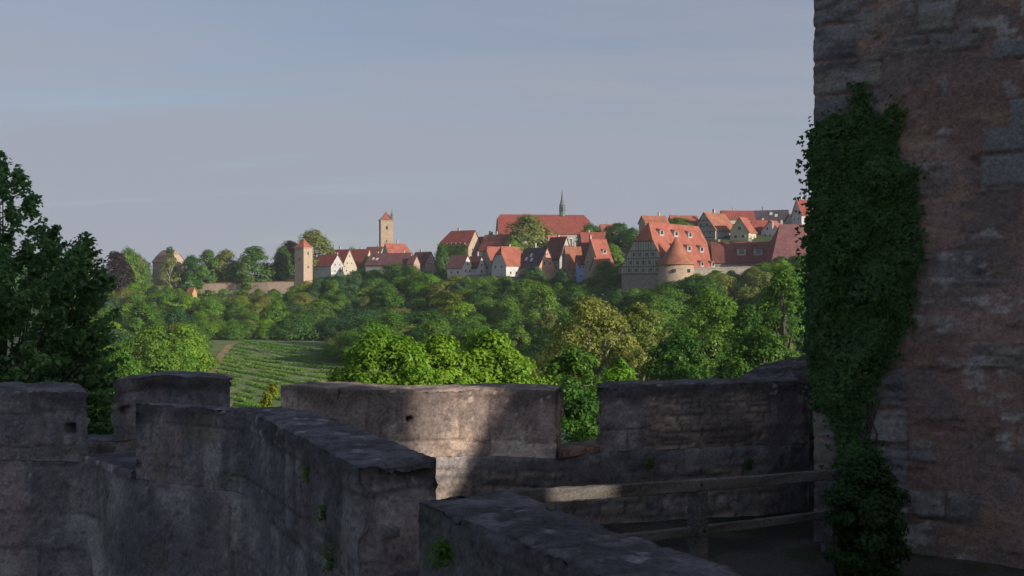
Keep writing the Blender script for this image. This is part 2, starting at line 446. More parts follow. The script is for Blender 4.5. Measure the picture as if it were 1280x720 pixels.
def wall_piece(name, parent, front, back, zb, ztf, ztb=None, res=.03, seed=1, chip=.03, rough=.012, rubble=None, holes=(), whole=(), moss=1.0, joints=(), dark=1.0, top_dark=True, tint=None):
    ztb = ztf if ztb is None else ztb
    g = sweep_wall(front, back, zb, ztf, ztb, res)
    P, u, e, k = g['P'], g['u'], g['e'], g['k']; z = P[:, 2].copy(); zt = g['zt']
    nr = vnormals(P, g['F'])
    col = stain_cols(P, u, z, zt, seed, k, dark, top_dark, moss)
    lowf = np.where(k == 1, .25, 1.0); hif = np.where(k == 1, .9, 1.0)
    d = lowf*rough*2*(fbm(P, 2.2, 4, seed+31)-.5) + hif*rough*1.3*(fbm(P, 13, 4, seed+33, .65)-.5)*2
    # worn arris, deeper where pieces have broken off
    rr = .05 + .07*sst(fbm(P, 4, 3, seed+35), .45, .7)
    d -= (chip*.5 + chip*1.9*sst(fbm(P, 7, 5, seed+36, .6), .46, .68))*np.clip(1-e/rr, 0, 1)**1.6
    if rubble is not None:
        (ua, ub, zlo, zhi, amt) = rubble
        ed, r1, r2 = masonry(u, z, seed, (.04, .11), (.10, .36), .035)
        wgt = amt*sst(u, ua-.12, ua+.1)*sst(-u, -ub-.12, -ub+.1)*sst(z + .1*(fbm(P, 2, 3, seed+50)-.5), zlo-.04, zlo+.04)*sst(-z, -zhi-.05, -zhi+.05)*(k != 1)
        show = sst(ed + .025*(fbm(P, 12, 4, seed+40)-.5), .002, .018)
        sc = mixc(np.tile([.20, .160, .132], (len(P), 1)), (.38, .31, .25), r1)
        sc = mixc(sc, (.20, .185, .178), sst(r2, .55, .8)); sc = mixc(sc, (.085, .082, .084), .7*sst(fbm(P, 1.3, 4, seed+41), .50, .66))
        mor = np.tile([.115, .098, .085], (len(P), 1))
        rc = mor*(1-show[:, None]) + sc*show[:, None]
        keep = sst(zt-z, .02, .24)
        col = col*(1-(wgt*keep)[:, None]) + rc*(wgt*keep)[:, None]
        d += wgt*(show*(.006+.016*r2) - .008 + .014*(fbm(P*[1, 1, 2.5], 7, 4, seed+44)-.5))
    for (hu, hz_, hs) in holes:
        inn = (k == 0) & (np.abs(u-hu) < hs) & (np.abs(z-hz_) < hs)
        d[inn] -= .13; col[inn] *= .5
    for (wx, wy, wz, hs) in whole:
        inn = (np.hypot(P[:, 0]-wx, P[:, 1]-wy) < hs) & (np.abs(z-wz) < hs)
        d[inn] -= .10; col[inn] *= .5
    for (ju, wd) in joints:
        jl = np.abs(u - ju - .05*(fbm(P, 3, 3, seed+60)-.5)*2)
        jm = sst(-jl, -wd, -wd*.3)*(k == 1); d -= .03*jm; col = mixc(col, (.05, .046, .045), jm*.85)
        pl = sst(-np.abs(jl-wd*2.2), -wd*1.4, 0)*(k == 1)*sst(fbm(P, 5, 3, seed+61), .5, .62); col = mixc(col, (.42, .39, .38), pl*.8)
    bd, b1, b2 = masonry(u, z, seed+200, (.30, .46), (.55, 1.15), .02)
    jm = sst(-bd, -.016, -.004)*sst(fbm(P, 1.4, 3, seed+62), .28, .46)*(k != 1)*.9
    d -= .010*jm; col = mixc(col, (.075, .064, .060), jm*.8); col = col*(1+.42*(b1-.5)*(k != 1))[:, None]
    pit = sst(fbm(P, 22, 3, seed+63, .6), .66, .76)*(k != 1); d -= .008*pit; col = col*(1-.35*pit)[:, None]
    gr = fbm(P*[1, 1, 1.6], 34, 2, seed+64); col = col*(.72+.56*gr)[:, None]
    col = col*1.34*np.array([.99, .97, .985])
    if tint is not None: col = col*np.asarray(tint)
    P2 = P + nr*d[:, None]
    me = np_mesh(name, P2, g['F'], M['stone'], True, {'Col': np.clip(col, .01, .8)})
    return mesh_obj(name, me, parent)

def off(pts, t):
    """offset an open plan polyline by t to its left side"""
    p = [Vector(q) for q in pts]; out = []
    for i in range(len(p)):
        d = (p[min(i+1, len(p)-1)] - p[max(i-1, 0)]).normalized()
        out.append(tuple(p[i] + Vector((-d.y, d.x))*t))
    return out

SILL = -1.68
# near parapet (the one the camera looks down on)
near = empty('battlement_wall', (-1.5, 7.5, -3.3))
tag(near, 'dark curving near parapet with flat topped merlons running out under the camera', 'battlement wall')
def local(root):
    def fix(o):
        o.matrix_parent_inverse = Matrix.Translation(-root.location)
        return o
    return fix
fx_ = local(near)
A_f = [(-7.6, 9.95), (-5.04, 9.74), (-4.12, 9.62)]; A_b = [(-7.6, 10.5), (-5.3, 10.35), (-4.49, 10.26)]
B_f = [(-3.31, 8.76), (-2.72, 8.46), (-2.18, 8.13), (-1.95, 7.72), (-1.72, 7.27), (-1.40, 6.65), (-.866, 5.56)]
B_b = [(-3.05, 9.25), (-2.52, 8.98), (-1.95, 8.56), (-1.62, 8.10), (-1.30, 7.55), (-.98, 6.95), (-.447, 5.92)]
C_f = [(-.446, 4.70), (-.14, 4.22), (.178, 3.69), (.62, 2.95), (1.30, 1.85)]
C_b = [(.0, 4.97), (.28, 4.46), (.58, 3.93), (1.05, 3.17), (1.74, 2.10)]
base_f = A_f + B_f + C_f; base_b = A_b + B_b + C_b
fx_(wall_piece('wall', near, base_f, base_b, -3.35, SILL, res=.035, seed=3, chip=.006, rough=.016, top_dark=False, dark=.6))
fx_(wall_piece('merlon', near, A_f, A_b, SILL, -1.0, [-.97, -.97, -.97], res=.025, seed=11, holes=((3.34, -1.36, .045),)))
fx_(wall_piece('merlon', near, B_f, B_b, SILL, -1.0, [-1.09, -1.085, -1.02, -1.0, -1.0, -1.0, -1.0], res=.022, seed=12, rough=.016, whole=((-.717, 5.688, -1.394, .034),)))
fx_(wall_piece('merlon', near, C_f, C_b, SILL, -1.0, res=.018, seed=13, rough=.015, joints=((1.05, .016),)))
# projecting sill slab between the first two merlons
fx_(wall_piece('sill', near, [(-4.10, 9.54), (-3.36, 8.74)], [(-3.72, 9.98), (-3.0, 9.2)], SILL+.004, SILL+.075, res=.03, seed=15, chip=.012, top_dark=False))
fx_(wall_piece('sill', near, [(-.865, 5.50), (-.475, 4.76)], [(-.41, 5.80), (.02, 5.03)], SILL+.004, SILL+.06, res=.03, seed=16, chip=.012, top_dark=False))

# far parapet across the wall walk
far = empty('battlement_wall', (0, 10.3, -2.4))
tag(far, 'pale far parapet behind the wall walk, crossed by a slanting patch of sunlight', 'battlement wall')
fx_ = local(far)
W0 = [(-7.6, 11.0), (-5.1, 10.9)]
D_f = [(-4.34, 10.9), (-3.96, 11.38), (-3.17, 11.1)]; D_b = [(-4.42, 11.42), (-4.05, 11.95), (-3.30, 11.65)]
E_f = [(-2.41, 10.38), (-1.75, 10.02), (-1.1, 9.86), (-.24, 9.97), (.41, 9.80)]; E_b = [(-2.1, 10.85), (-1.5, 10.55), (-1.05, 10.42), (-.24, 10.52), (.50, 10.34)]
F_f = [(.92, 10.20), (2.0, 10.45), (3.22, 10.80)]; F_b = [(.95, 10.74), (1.88, 10.98), (3.1, 11.33)]
far_f = W0 + D_f + E_f + F_f; far_b = [(-7.6, 11.5), (-5.1, 11.45)] + D_b + E_b + F_b
fx_(wall_piece('wall', far, far_f, far_b, -3.35, SILL, res=.04, seed=23, chip=.006, rough=.016, rubble=(5.0, 99, -9, 9, .8), top_dark=False, dark=.6))
fx_(wall_piece('merlon', far, D_f, D_b, SILL, [-1.0, -.985, -1.0], res=.03, seed=24, holes=((.12, -1.36, .05),)))
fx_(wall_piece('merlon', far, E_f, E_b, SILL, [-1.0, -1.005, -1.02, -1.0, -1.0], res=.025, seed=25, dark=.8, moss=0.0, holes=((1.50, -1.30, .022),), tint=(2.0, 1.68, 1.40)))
fx_(wall_piece('merlon', far, F_f, F_b, SILL, -1.0, res=.025, seed=26, rubble=(.50, 1.85, -9, -1.10, 1.0), tint=(1.12, 1.06, 1.0)))
s_ = fx_(wall_piece('sill', far, [(.46, 9.80), (.89, 10.16)], [(.53, 10.3), (.90, 10.68)], SILL+.003, SILL+.07, res=.025, seed=28, chip=.006, top_dark=False, tint=(1.7, 1.25, .9)))
tag(s_, 'orange lichened sill stone')

# low wall with sloping stone coping beyond the far parapet
sl = empty('coped_wall', (3.4, 12.6, -3.3)); fx_ = local(sl)
tag(sl, 'low outer wall with sloping stone slab coping between far parapet and ivy', 'wall')
cf = [(2.74, 12.0), (3.3, 12.2), (4.4, 12.6)]; cb_ = [(3.2, 12.85), (3.7, 13.0), (4.6, 13.3)]
fx_(wall_piece('wall', sl, cf, cb_, -4.4, [-1.19, -1.17, -1.12], [-1.10, -1.0, -.85], res=.06, seed=33, rubble=(-9, 99, -9, 9, .9)))
fx_(wall_piece('coping', sl, [(2.64, 11.88), (3.25, 12.08), (4.4, 12.5)], [(3.22, 12.95), (3.8, 13.1), (4.7, 13.4)], -1.4, [-1.115, -1.10, -1.06], [-1.0, -.885, -.74], res=.035, seed=34, chip=.03, rough=.03, top_dark=False, tint=(1.1, 1.05, 1.0)))

# ---------------------------------------------------------------- the big tower at the right
tw = empty('stone_tower', (4.5, 11.5, -3.3)); fx_ = local(tw)
tag(tw, 'massive stone tower corner with reddish mortar and grey quoins, half clad in ivy', 'tower')
T0 = Vector((2.885, 9.5)); TD = Vector((.85, -.53)).normalized(); TB = Vector((.53, .85)).normalized()
TL, TW = 5.0, 8.0
TN = Vector((-TB.x, -TB.y))            # outward normal of the face we see
def tower_grid(ulo, uhi, zlo, zhi, res, seed):
    us = np.arange(ulo, uhi+res/2, res); zs = np.arange(zlo, zhi+res/2, res)
    U, Z = np.meshgrid(us, zs, indexing='ij'); u = U.ravel(); z = Z.ravel()
    rad = .06                                       # slightly rounded corner
    p = np.where(u[:, None] >= 0, np.array(T0)[None]+u[:, None]*np.array(TD)[None], np.array(T0)[None]-u[:, None]*np.array(TB)[None])
    P = np.column_stack([p, z])
    n_f = np.array([TN.x, TN.y, 0]); n_s = np.array([-TD.x, -TD.y, 0])
    t = sst(u, -.05, .05); nr = n_s[None]*(1-t)[:, None]+n_f[None]*t[:, None]; nr /= np.linalg.norm(nr, axis=1)[:, None]
    Q = np.stack([u, z, np.full_like(u, seed)], 1)
    e, r1, r2 = masonry(u, z, seed, (.16, .34), (.25, .75), .04)
    # quoins: long blocks bonded round the corner
    rng = np.random.default_rng(seed+5); vb = [zlo-.3]; qw = []
    while vb[-1] < zhi+.4: vb.append(vb[-1]+rng.uniform(.24, .40)); qw.append(rng.choice([.42, .62, .85]))
    vb = np.array(vb); qw = np.array(qw+[.5])
    zq = z + (fbm(Q, 1.6, 3, 77)-.5)*.10
    ci = np.clip(np.searchsorted(vb, zq)-1, 0, len(vb)-2); qe = np.minimum(zq-vb[ci], vb[ci+1]-zq)
    uq = np.abs(u) + (fbm(Q, 2.5, 3, 78)-.5)*.12; isq = uq < qw[ci]; qe = np.minimum(qe, np.abs(qw[ci]-uq))
    rq = rng.random(len(vb)+1)
    e = np.where(isq, qe, e); r1 = np.where(isq, rq[ci], r1); r2 = np.where(isq, .85, r2)
    # mortar smeared over most of the face; harder stones stand out of it
    expo = .85*sst(r2*.70 + .60*(fbm(Q, 1.1, 4, 80)-.5)*2 + .22*sst(z, .2, 2.4), .56, .74)
    expo = np.where(isq, .85+.15*expo, expo)
    show = sst(e + .04*(fbm(Q, 9, 5, 81, .6)-.5), .006, .026)*expo
    mort = mixc(np.tile([.188, .122, .102], (len(u), 1)), (.270, .182, .154), sst(fbm(Q, 1.2, 5, 82), .35, .65))
    mort = mixc(mort, (.15, .125, .115), .75*sst(fbm(Q, 2.0, 5, 83), .50, .66))
    mort = mixc(mort, (.30, .21, .13), .5*sst(fbm(Q*[1, 2.5, 1], 2.4, 4, 84), .58, .70))
    st_ = mixc(np.tile([.135, .130, .130], (len(u), 1)), (.24, .228, .215), r1)
    st_ = mixc(st_, (.21, .19, .155), sst(fbm(Q, 3, 4, 85), .5, .68))
    st_ = mixc(st_, (.080, .076, .078), .75*sst(fbm(Q*[1, 2.2, 1], 2.6, 5, 86), .50, .68))
    col = mort*(1-show[:, None])+st_*show[:, None]
    col = mixc(col, (.40, .385, .355), .65*sst(fbm(Q*[1, 1.8, 1], 6, 4, 87), .63, .72)*sst(fbm(Q, 1.3, 2, 92), .45, .6))
    # layered, flaking stone faces
    lay = fbm(Q*[1.0, 4.2, 1], 3.0, 5, 88)
    dd = show*(.004+.022*r1) + (.5-np.abs(lay-.5)*2)*(.008+.022*show) + .03*(fbm(Q, .9, 3, 89)-.5) + .014*(fbm(Q, 9, 4, 90)-.5)
    dd -= .010*sst(-e, -.03, 0)*expo
    deep = sst(fbm(Q*[1, 2.4, 1], 3.4, 4, 91), .66, .74); dd -= .02*deep; col = col*(1-.22*deep[:, None])
    fis = sst(fbm(Q*[1.0, 5.5, 1], 2.6, 5, 93, .6), .60, .68)*(.15+.7*show); dd -= .012*fis; col = col*(1-.45*fis[:, None])
    gr = fbm(Q*[1, 1.5, 1], 30, 2, 94); col = col*(.74+.52*gr)[:, None]*1.36
    # a few pale dressed blocks let into the face
    for (xa, xb, ya, yb) in ((1228, 1262, 160, 190), (1262, 1310, 122, 186), (1226, 1320, 193, 232), (1240, 1300, 48, 72), (1178, 1186, 102, 122)):
        sx_ = np.array([xa, xb])/F - 640/F; tu = (T0.x-sx_*T0.y)/(sx_*TD.y-TD.x); yv = T0.y+tu.mean()*TD.y
        z0_, z1_ = (360-yb)/F*yv, (360-ya)/F*yv
        bd_ = np.minimum(np.minimum(u-tu[0], tu[1]-u), np.minimum(z-z0_, z1_-z)) + .02*(fbm(Q, 7, 3, 95)-.5)
        mk = sst(bd_, 0, .012); pale = mixc(np.tile([.165, .158, .152], (len(u), 1)), (.225, .215, .205), fbm(Q, 5, 3, 96))
        col = col*(1-mk[:, None])+pale*(.74+.52*gr)[:, None]*1.3*mk[:, None]; dd = dd*(1-.7*mk)+.016*mk; dd -= .012*sst(-np.abs(bd_+.008), -.012, 0)
    dd *= 1-.55*sst(-np.abs(u), -.22, -.04)
    P = P + nr*dd[:, None]
    a, b_ = U.shape; I = np.arange(a*b_).reshape(a, b_)
    Fc = np.stack([I[:-1, :-1], I[1:, :-1], I[1:, 1:], I[:-1, 1:]], -1).reshape(-1, 4)
    return P, Fc, np.clip(col, .01, .8)
P_, F_, c_ = tower_grid(-1.4, 3.6, -3.4, 3.9, .021, 41)
fx_(mesh_obj('masonry_face', np_mesh('masonry_face', P_, F_, M['stone'], True, {'Col': c_}), tw))
# the body behind that face, 6 cm further in, rising out of the picture
i0 = T0 + TB*.07 + TD*.07
cor = [i0, i0+TD*(TL-.07), i0+TD*(TL-.07)+TB*TW, i0+TB*TW]
fx_(MB().prism([tuple(c) for c in cor], -3.4, 13.0).build('tower_body', M['rubble'], tw))
# upper and outer facing
P_, F_, c_ = tower_grid(-1.4, 3.6, 3.9, 8.0, .10, 41)
fx_(mesh_obj('masonry_face', np_mesh('masonry_face', P_, F_, M['stone'], True, {'Col': c_}), tw))
# ---------------------------------------------------------------- wooden fence on the walk
ra, rb = Vector((-.10, 6.044)), Vector((3.0, 9.2)); LR = (rb-ra).length; za, zb_ = -1.275, -1.72
fe = empty('wooden_fence', (ra.x, ra.y, -2.42), math.atan2(rb.y-ra.y, rb.x-ra.x))
tag(fe, 'grey wooden two rail fence with square post in front of the far parapet', 'fence')
def rail(z0, z1, w, h, name, seed):
    n = 90; rng = random.Random(seed); mb = MB(); vs = []; fs = []; b = .007
    for i in range(n+1):
        x = LR*i/n; zc_ = z0+(z1-z0)*i/n+2.42 - .012*math.sin(i/n*math.pi)
        prof = [(-w/2+b, -h/2), (w/2-b, -h/2), (w/2, -h/2+b), (w/2, h/2-b), (w/2-b, h/2), (-w/2+b, h/2), (-w/2, h/2-b), (-w/2, -h/2+b)]
        for a, z in prof: vs.append((x, a+rng.uniform(-.0025, .0025), zc_+z+rng.uniform(-.003, .003)))
    for i in range(n):
        for k in range(8): fs.append((i*8+k, i*8+(k+1) % 8, (i+1)*8+(k+1) % 8, (i+1)*8+k))
    fs += [tuple(range(8)), tuple(n*8+k for k in range(8))]
    return mb.add(vs, fs).build(name, M['wood'], fe)
rail(za, zb_, .055, .088, 'rail', 1)
rail(za-.33, zb_-.36, .05, .07, 'rail', 2)
for t_ in (.49, .97):
    zr = za+(zb_-za)*t_+2.42
    mb = MB().box(LR*t_, .004, (zr-.056)/2-.05, .115, .115, zr-.056+.1)
    o = mb.build('post', M['wood'], fe)
    bv = o.modifiers.new('Bevel', 'BEVEL'); bv.width = .008; bv.segments = 2
    for dz in (0, -.345):
        mb = MB(); vs = [(LR*t_+.014*math.cos(a)*r, -(.0315 if dz == 0 else .062)-y_, zr+dz+.014*math.sin(a)*r) for r, y_ in ((1, -.02), (1, .006), (.6, .011), (.02, .012)) for a in [2*math.pi*q/10 for q in range(10)]]
        fs = [(i*10+q, i*10+(q+1) % 10, (i+1)*10+(q+1) % 10, (i+1)*10+q) for i in range(3) for q in range(10)]
        mb.add(vs, fs).build('bolt', M['iron'], fe)

# wall walk between the parapets
xs = np.linspace(-7.6, 8.0, 260); ys = np.linspace(1.0, 11.2, 170)
X, Y = np.meshgrid(xs, ys, indexing='ij'); Q = np.column_stack([X.ravel(), Y.ravel(), np.zeros(X.size)])
zc = -2.42 + .05*(fbm(Q, 1.1, 4, 3)-.5) + .03*(fbm(Q, 6, 3, 4)-.5)
# the walk lies on the far side of the near parapet
bl = np.array(base_b); xlim = np.interp(Q[:, 1], bl[::-1, 1], bl[::-1, 0])
zc = np.where(Q[:, 0] < xlim-.3, -3.36, zc)
I = np.arange(X.size).reshape(X.shape)
Fc = np.stack([I[:-1, :-1], I[1:, :-1], I[1:, 1:], I[:-1, 1:]], -1).reshape(-1, 4)
cc = mixc(np.tile([.055, .048, .042], (len(Q), 1)), (.11, .095, .08), sst(fbm(Q, 1.5, 5, 8), .35, .65)); cc = mixc(cc, (.05, .065, .025), .8*sst(fbm(Q, 2.2, 4, 9), .52, .64))
me = np_mesh('walkway', np.column_stack([Q[:, :2], zc]), Fc, M['stone'], True, {'Col': cc})
tag(mesh_obj('walkway', me), kind='structure')

# ---------------------------------------------------------------- terrain
EP = [-2000, -200, 0, 190, 370, 470, 540, 600, 680, 740, 775, 830, 900, 1010, 3000]
EV = [600, 560, 540, 520, 490, 500, 440, 405, 385, 370, 335, 318, 325, 320, 320]
ZP = [-2000, 0, 370, 480, 540, 640, 740, 775, 830, 900, 1010, 3000]
ZV = [-2, -2, -3, -1, 1.0, 1.0, .5, -2, -2, 3.5, 3, 3]
SP = [0, 470, 540, 600, 700, 760, 830, 950, 1010]
SV = [.02, .03, .09, .20, .21, .20, .24, .25, .25]
def ground(x, y):
    x = np.atleast_1d(np.asarray(x, float)); y = np.atleast_1d(np.asarray(y, float))
    px = 640 + F*x/np.maximum(y, 1)
    E = np.interp(px, EP, EV)
    b = np.interp(y, [-1e5, 12.3, 13.2, 30, 60, 100, 150, 200, 330, 420], [-3.4, -3.4, -7, -10.5, -14, -18, -21.5, -23.2, -18.6, -18.2])
    t = sst(y, E-115, E)
    z = b*(1-t) + np.interp(px, ZP, ZV)*t + np.interp(px, SP, SV)*np.clip(y-E, 0, 95)
    Q = np.column_stack([x, y, x*0])
    return z + sst(y, 30, 120)*(fbm(Q, .03, 3, 5)-.5)*2.0*(1-t*.8)
def g1(x, y): return float(ground(x, y)[0])

us = np.concatenate([np.linspace(-1.3, -.8, 12)[:-1], np.linspace(-.8, .8, 260), np.linspace(.8, 1.3, 12)[1:]])
yr = np.concatenate([[-200, -100, -60, -20, 0, 5, 9, 11], np.arange(12, 16, .4), np.arange(16, 60, 2.5), np.arange(60, 560, 4.0), np.geomspace(560, 1500, 16)])
Ug, Yg = np.meshgrid(us, yr, indexing='ij'); Xg = Ug*np.maximum(Yg, 60)
Zg = ground(Xg.ravel(), Yg.ravel())
I = np.arange(Xg.size).reshape(Xg.shape)
Fc = np.stack([I[:-1, :-1], I[1:, :-1], I[1:, 1:], I[:-1, 1:]], -1).reshape(-1, 4)
M['ground'] = surf_mat('woodland_ground', [(.022, .036, .014), (.045, .070, .022), (.075, .085, .035)], .12, bump=.8, bscale=1.5)
tag(mesh_obj('terrain', np_mesh('terrain', np.column_stack([Xg.ravel(), Yg.ravel(), Zg]), Fc, M['ground'], True)), kind='structure')

def hit(px, py):
    """the point of the terrain seen at a pixel (surveying helper)"""
    d = np.arange(20, 600, .5); x = (px-640)/F*d; z = (360-py)/F*d
    g = ground(x, d); i = np.argmax(z < g); return Vector((x[i], d[i], g[i]))

# vineyard sheet, track and path
def strip(name, pts, width, mat, lift, kind='structure', n=60):
    P = np.array([(p.x, p.y) for p in pts]); cum = np.concatenate([[0], np.cumsum(np.linalg.norm(np.diff(P, axis=0), axis=1))])
    t = np.linspace(0, cum[-1], n); c = np.column_stack([np.interp(t, cum, P[:, k]) for k in (0, 1)])
    dv = np.gradient(c, axis=0); dv /= np.linalg.norm(dv, axis=1)[:, None]; s_ = np.column_stack([-dv[:, 1], dv[:, 0]])
    w = np.linspace(-.5, .5, 6); V = (c[:, None]+s_[:, None]*w[None, :, None]*width).reshape(-1, 2)
    z = ground(V[:, 0], V[:, 1])+lift
    I = np.arange(n*6).reshape(n, 6); f = np.stack([I[:-1, :-1], I[1:, :-1], I[1:, 1:], I[:-1, 1:]], -1).reshape(-1, 4)
    return tag(mesh_obj(name, np_mesh(name, np.column_stack([V, z]), f[:, ::-1], mat, True)), kind=kind)
M['field'] = surf_mat('vineyard_grass', [(.085, .125, .040), (.120, .165, .055), (.175, .190, .085)], .10, bump=.5, bscale=2)
M['track'] = surf_mat('dry_track', [(.20, .15, .07), (.32, .235, .12)], .3)
M['gravel'] = surf_mat('pale_gravel', [(.15, .14, .11), (.22, .20, .16)], .5)
fx0, fx1 = -112, -30
xs = np.linspace(-118, -22, 120); ys = np.linspace(150, 352, 180); X, Y = np.meshgrid(xs, ys, indexing='ij')
I = np.arange(X.size).reshape(X.shape); f = np.stack([I[:-1, :-1], I[1:, :-1], I[1:, 1:], I[:-1, 1:]], -1).reshape(-1, 4)
tag(mesh_obj('field', np_mesh('field', np.column_stack([X.ravel(), Y.ravel(), ground(X.ravel(), Y.ravel())+.12]), f, M['field'], True)), kind='structure')
trk = [hit(258, 478), hit(267, 462), hit(276, 446), hit(286, 433), hit(296, 429.5)]
strip('track', trk, 2.2, M['track'], .22)
pth = [hit(292, 430), hit(306, 432.5), hit(330, 441), hit(360, 448), hit(390, 454), hit(425, 457)]
strip('path', pth, 2.2, M['gravel'], .25)

# ---------------------------------------------------------------- foliage builders
def leaf_geo(C, Nn, size, rng, aspect=.62, lobes=False):
    n = len(C)
    Nn = Nn/np.maximum(np.linalg.norm(Nn, axis=1), 1e-6)[:, None]
    a = rng.normal(size=(n, 3)); a[:, 2] -= .5; a -= (a*Nn).sum(1)[:, None]*Nn; a /= np.maximum(np.linalg.norm(a, axis=1), 1e-6)[:, None]
    b = np.cross(Nn, a); sz = np.asarray(size)[:, None]
    v0 = C - a*sz*.5; v2 = C + a*sz*.5 - Nn*sz*.10
    o = a*sz*rng.uniform(-.12, .05, (n, 1))
    v1 = C + b*sz*aspect*.5 + Nn*sz*.13 + o; v3 = C - b*sz*aspect*.5 + Nn*sz*.13 + o
    V = np.stack([v0, v1, v2, v3], 1).reshape(-1, 3); k = np.arange(n)*4
    return V, np.stack([k, k+1, k+2, k+3], 1)

def crown_points(rng, H, CW, cb, ncl, lpc, prof=.62, clump=(.10, .20), jag=.25, shell=.35, ow=.72, nr=.34):
    """clump centres spread through an uneven envelope, leaves round every clump"""
    t = rng.beta(1.15, 1.2, ncl); phi = rng.uniform(0, 2*math.pi, ncl)
    env = np.sin(np.pi*np.clip(t, .02, .98)**prof)**.62
    lump = 1 + jag*(vn(np.column_stack([np.cos(phi)*1.6+5, np.sin(phi)*1.6+5, t*3]), int(rng.integers(1e6)))*2-1)
    rr = (shell+(1-shell)*rng.random(ncl)**.5)*CW/2*env*lump
    C = np.column_stack([rr*np.cos(phi), rr*np.sin(phi), H*(cb+(1-cb)*t*.94)])
    rc = CW*rng.uniform(clump[0], clump[1], ncl)
    D = rng.normal(size=(ncl, lpc, 3)); D[..., 2] = np.where(D[..., 2] < -.2, -D[..., 2]*rng.choice([1, -.6], (ncl, lpc)), D[..., 2])
    D /= np.linalg.norm(D, axis=2)[..., None]
    rad = rc[:, None]*(.45+.6*rng.random((ncl, lpc))**.7)
    P = C[:, None]+D*rad[..., None]*np.array([1.1, 1.1, .8])
    out = C - np.array([0, 0, H*(cb+.3*(1-cb))]); out /= np.maximum(np.linalg.norm(out, axis=1), .1)[:, None]
    Nn = .85*D + ow*out[:, None] + np.array([0, 0, .25]) + rng.normal(size=D.shape)*nr
    cl = rng.random(ncl)
    var = np.clip(.55*cl[:, None]+.45*rng.random((ncl, lpc)), 0, 1)
    return C, P.reshape(-1, 3), Nn.reshape(-1, 3), var.ravel()

def make_tree(seed, H, CW, cb, ncl, lpc, ls, bark='bark', **kw):
    """returns (trunk mesh, crown mesh) with the foot of the trunk at the origin"""
    rng = np.random.default_rng(seed); pr = random.Random(seed)
    C, P, Nn, var = crown_points(rng, H, CW, cb, ncl, lpc, **kw)
    V, Fq = leaf_geo(P, Nn, ls*rng.uniform(.65, 1.35, len(P)), rng)
    crown = np_mesh('crown', V, Fq, LEAF['mid green'], False, {'var': np.repeat(var, 4)})
    mb = MB(); r0 = .022*H + .06
    top = H*(.55+.25*cb); k = 7
    axis = [Vector((pr.uniform(-.02, .02)*H*i/k, pr.uniform(-.02, .02)*H*i/k, top*i/k - (.6 if i == 0 else 0))) for i in range(k+1)]
    mb.tube(axis, [r0*(1.25 if i == 0 else 1-.78*i/k) for i in range(k+1)], 7)
    idx = rng.choice(ncl, size=min(ncl, 16), replace=False)
    for i in idx:
        c = Vector(C[i]); s = max(.12*H, min(top*.97, c.z*.62-.02*H))
        a = axis[min(k, int(s/top*k))].lerp(axis[min(k, int(s/top*k)+1)], s/top*k % 1)
        m_ = a.lerp(c, .5)+Vector((0, 0, .05*H*pr.random()))
        mb.tube([a, m_, c], [r0*.42, r0*.26, r0*.07], 5)
    tm = mb.build('trunk', M[bark], None, True); me = tm.data; bpy.data.objects.remove(tm)
    return me, crown

def plant_tree(name, meshes, loc, scale, rz, mat, label, cat='tree', group=None, bark=None):
    root = empty(name, loc, rz); root.scale = scale
    tag(root, label, cat, group)
    for nm, me in zip(('trunk', 'crown'), meshes):
        o = mesh_obj(nm, me, root)
        if nm == 'crown':
            o.material_slots[0].link = 'OBJECT'; o.material_slots[0].material = LEAF[mat]
    return root

# ---------------------------------------------------------------- town houses
def win(mb_parent, x, y, z, w, h, ax, frame='frame'):
    """a window standing in a wall: frame box and a dark pane; ax = outward axis ('x+','x-','y-','y+')"""
    s = 1 if ax[1] == '+' else -1
    def bx(w_, h_, o0, o1, mat, nm, par):
        mb = MB(); c = (o0+o1)/2; t = o1-o0
        if ax[0] == 'x': mb.box(x+s*c, y, z, t, w_, h_)
        else: mb.box(x, y+s*c, z, w_, t, h_)
        return mb.build(nm, M[mat], par)
    f = bx(w, h, -.05, .07, frame, 'window', mb_parent)
    bx(w*.74, h*.80, .06, .10, 'glass', 'pane', f)

def roof_polys(L, W, e, r, hl, hr, ov=.45, og=.35):
    """roof planes: L along x, eaves at z=e, ridge at z=r, hl/hr share of the roof height hipped at either end"""
    sl = (r-e)/(W/2); ye = W/2+ov; ze = e-ov*sl
    polys = []
    def end(h, sgn):
        x0 = sgn*(L/2+og); zh = r-h*(r-e); th = (r-zh)/sl
        if h >= .99: zh = ze; th = ye
        xr = sgn*(L/2+og-h*W/2*.85) if h else x0
        return x0, zh, th, xr
    xl, zl, tl, rl = end(hl, -1); xr_, zr, tr, rr = end(hr, 1)
    for sg in (-1, 1):
        pts = [(xl, sg*ye, ze), (xr_, sg*ye, ze)]
        if 0 < hr < .99: pts.append((xr_, sg*tr, zr))
        pts.append((rr, 0, r))
        pts.append((rl, 0, r))
        if 0 < hl < .99: pts.append((xl, sg*tl, zl))
        if sg > 0: pts.reverse()
        polys.append(tuple(pts))
    if hl: polys.append(((xl, tl, zl), (xl, -tl, zl), (rl, 0, r)))
    if hr: polys.append(((xr_, -tr, zr), (xr_, tr, zr), (rr, 0, r)))
    return polys

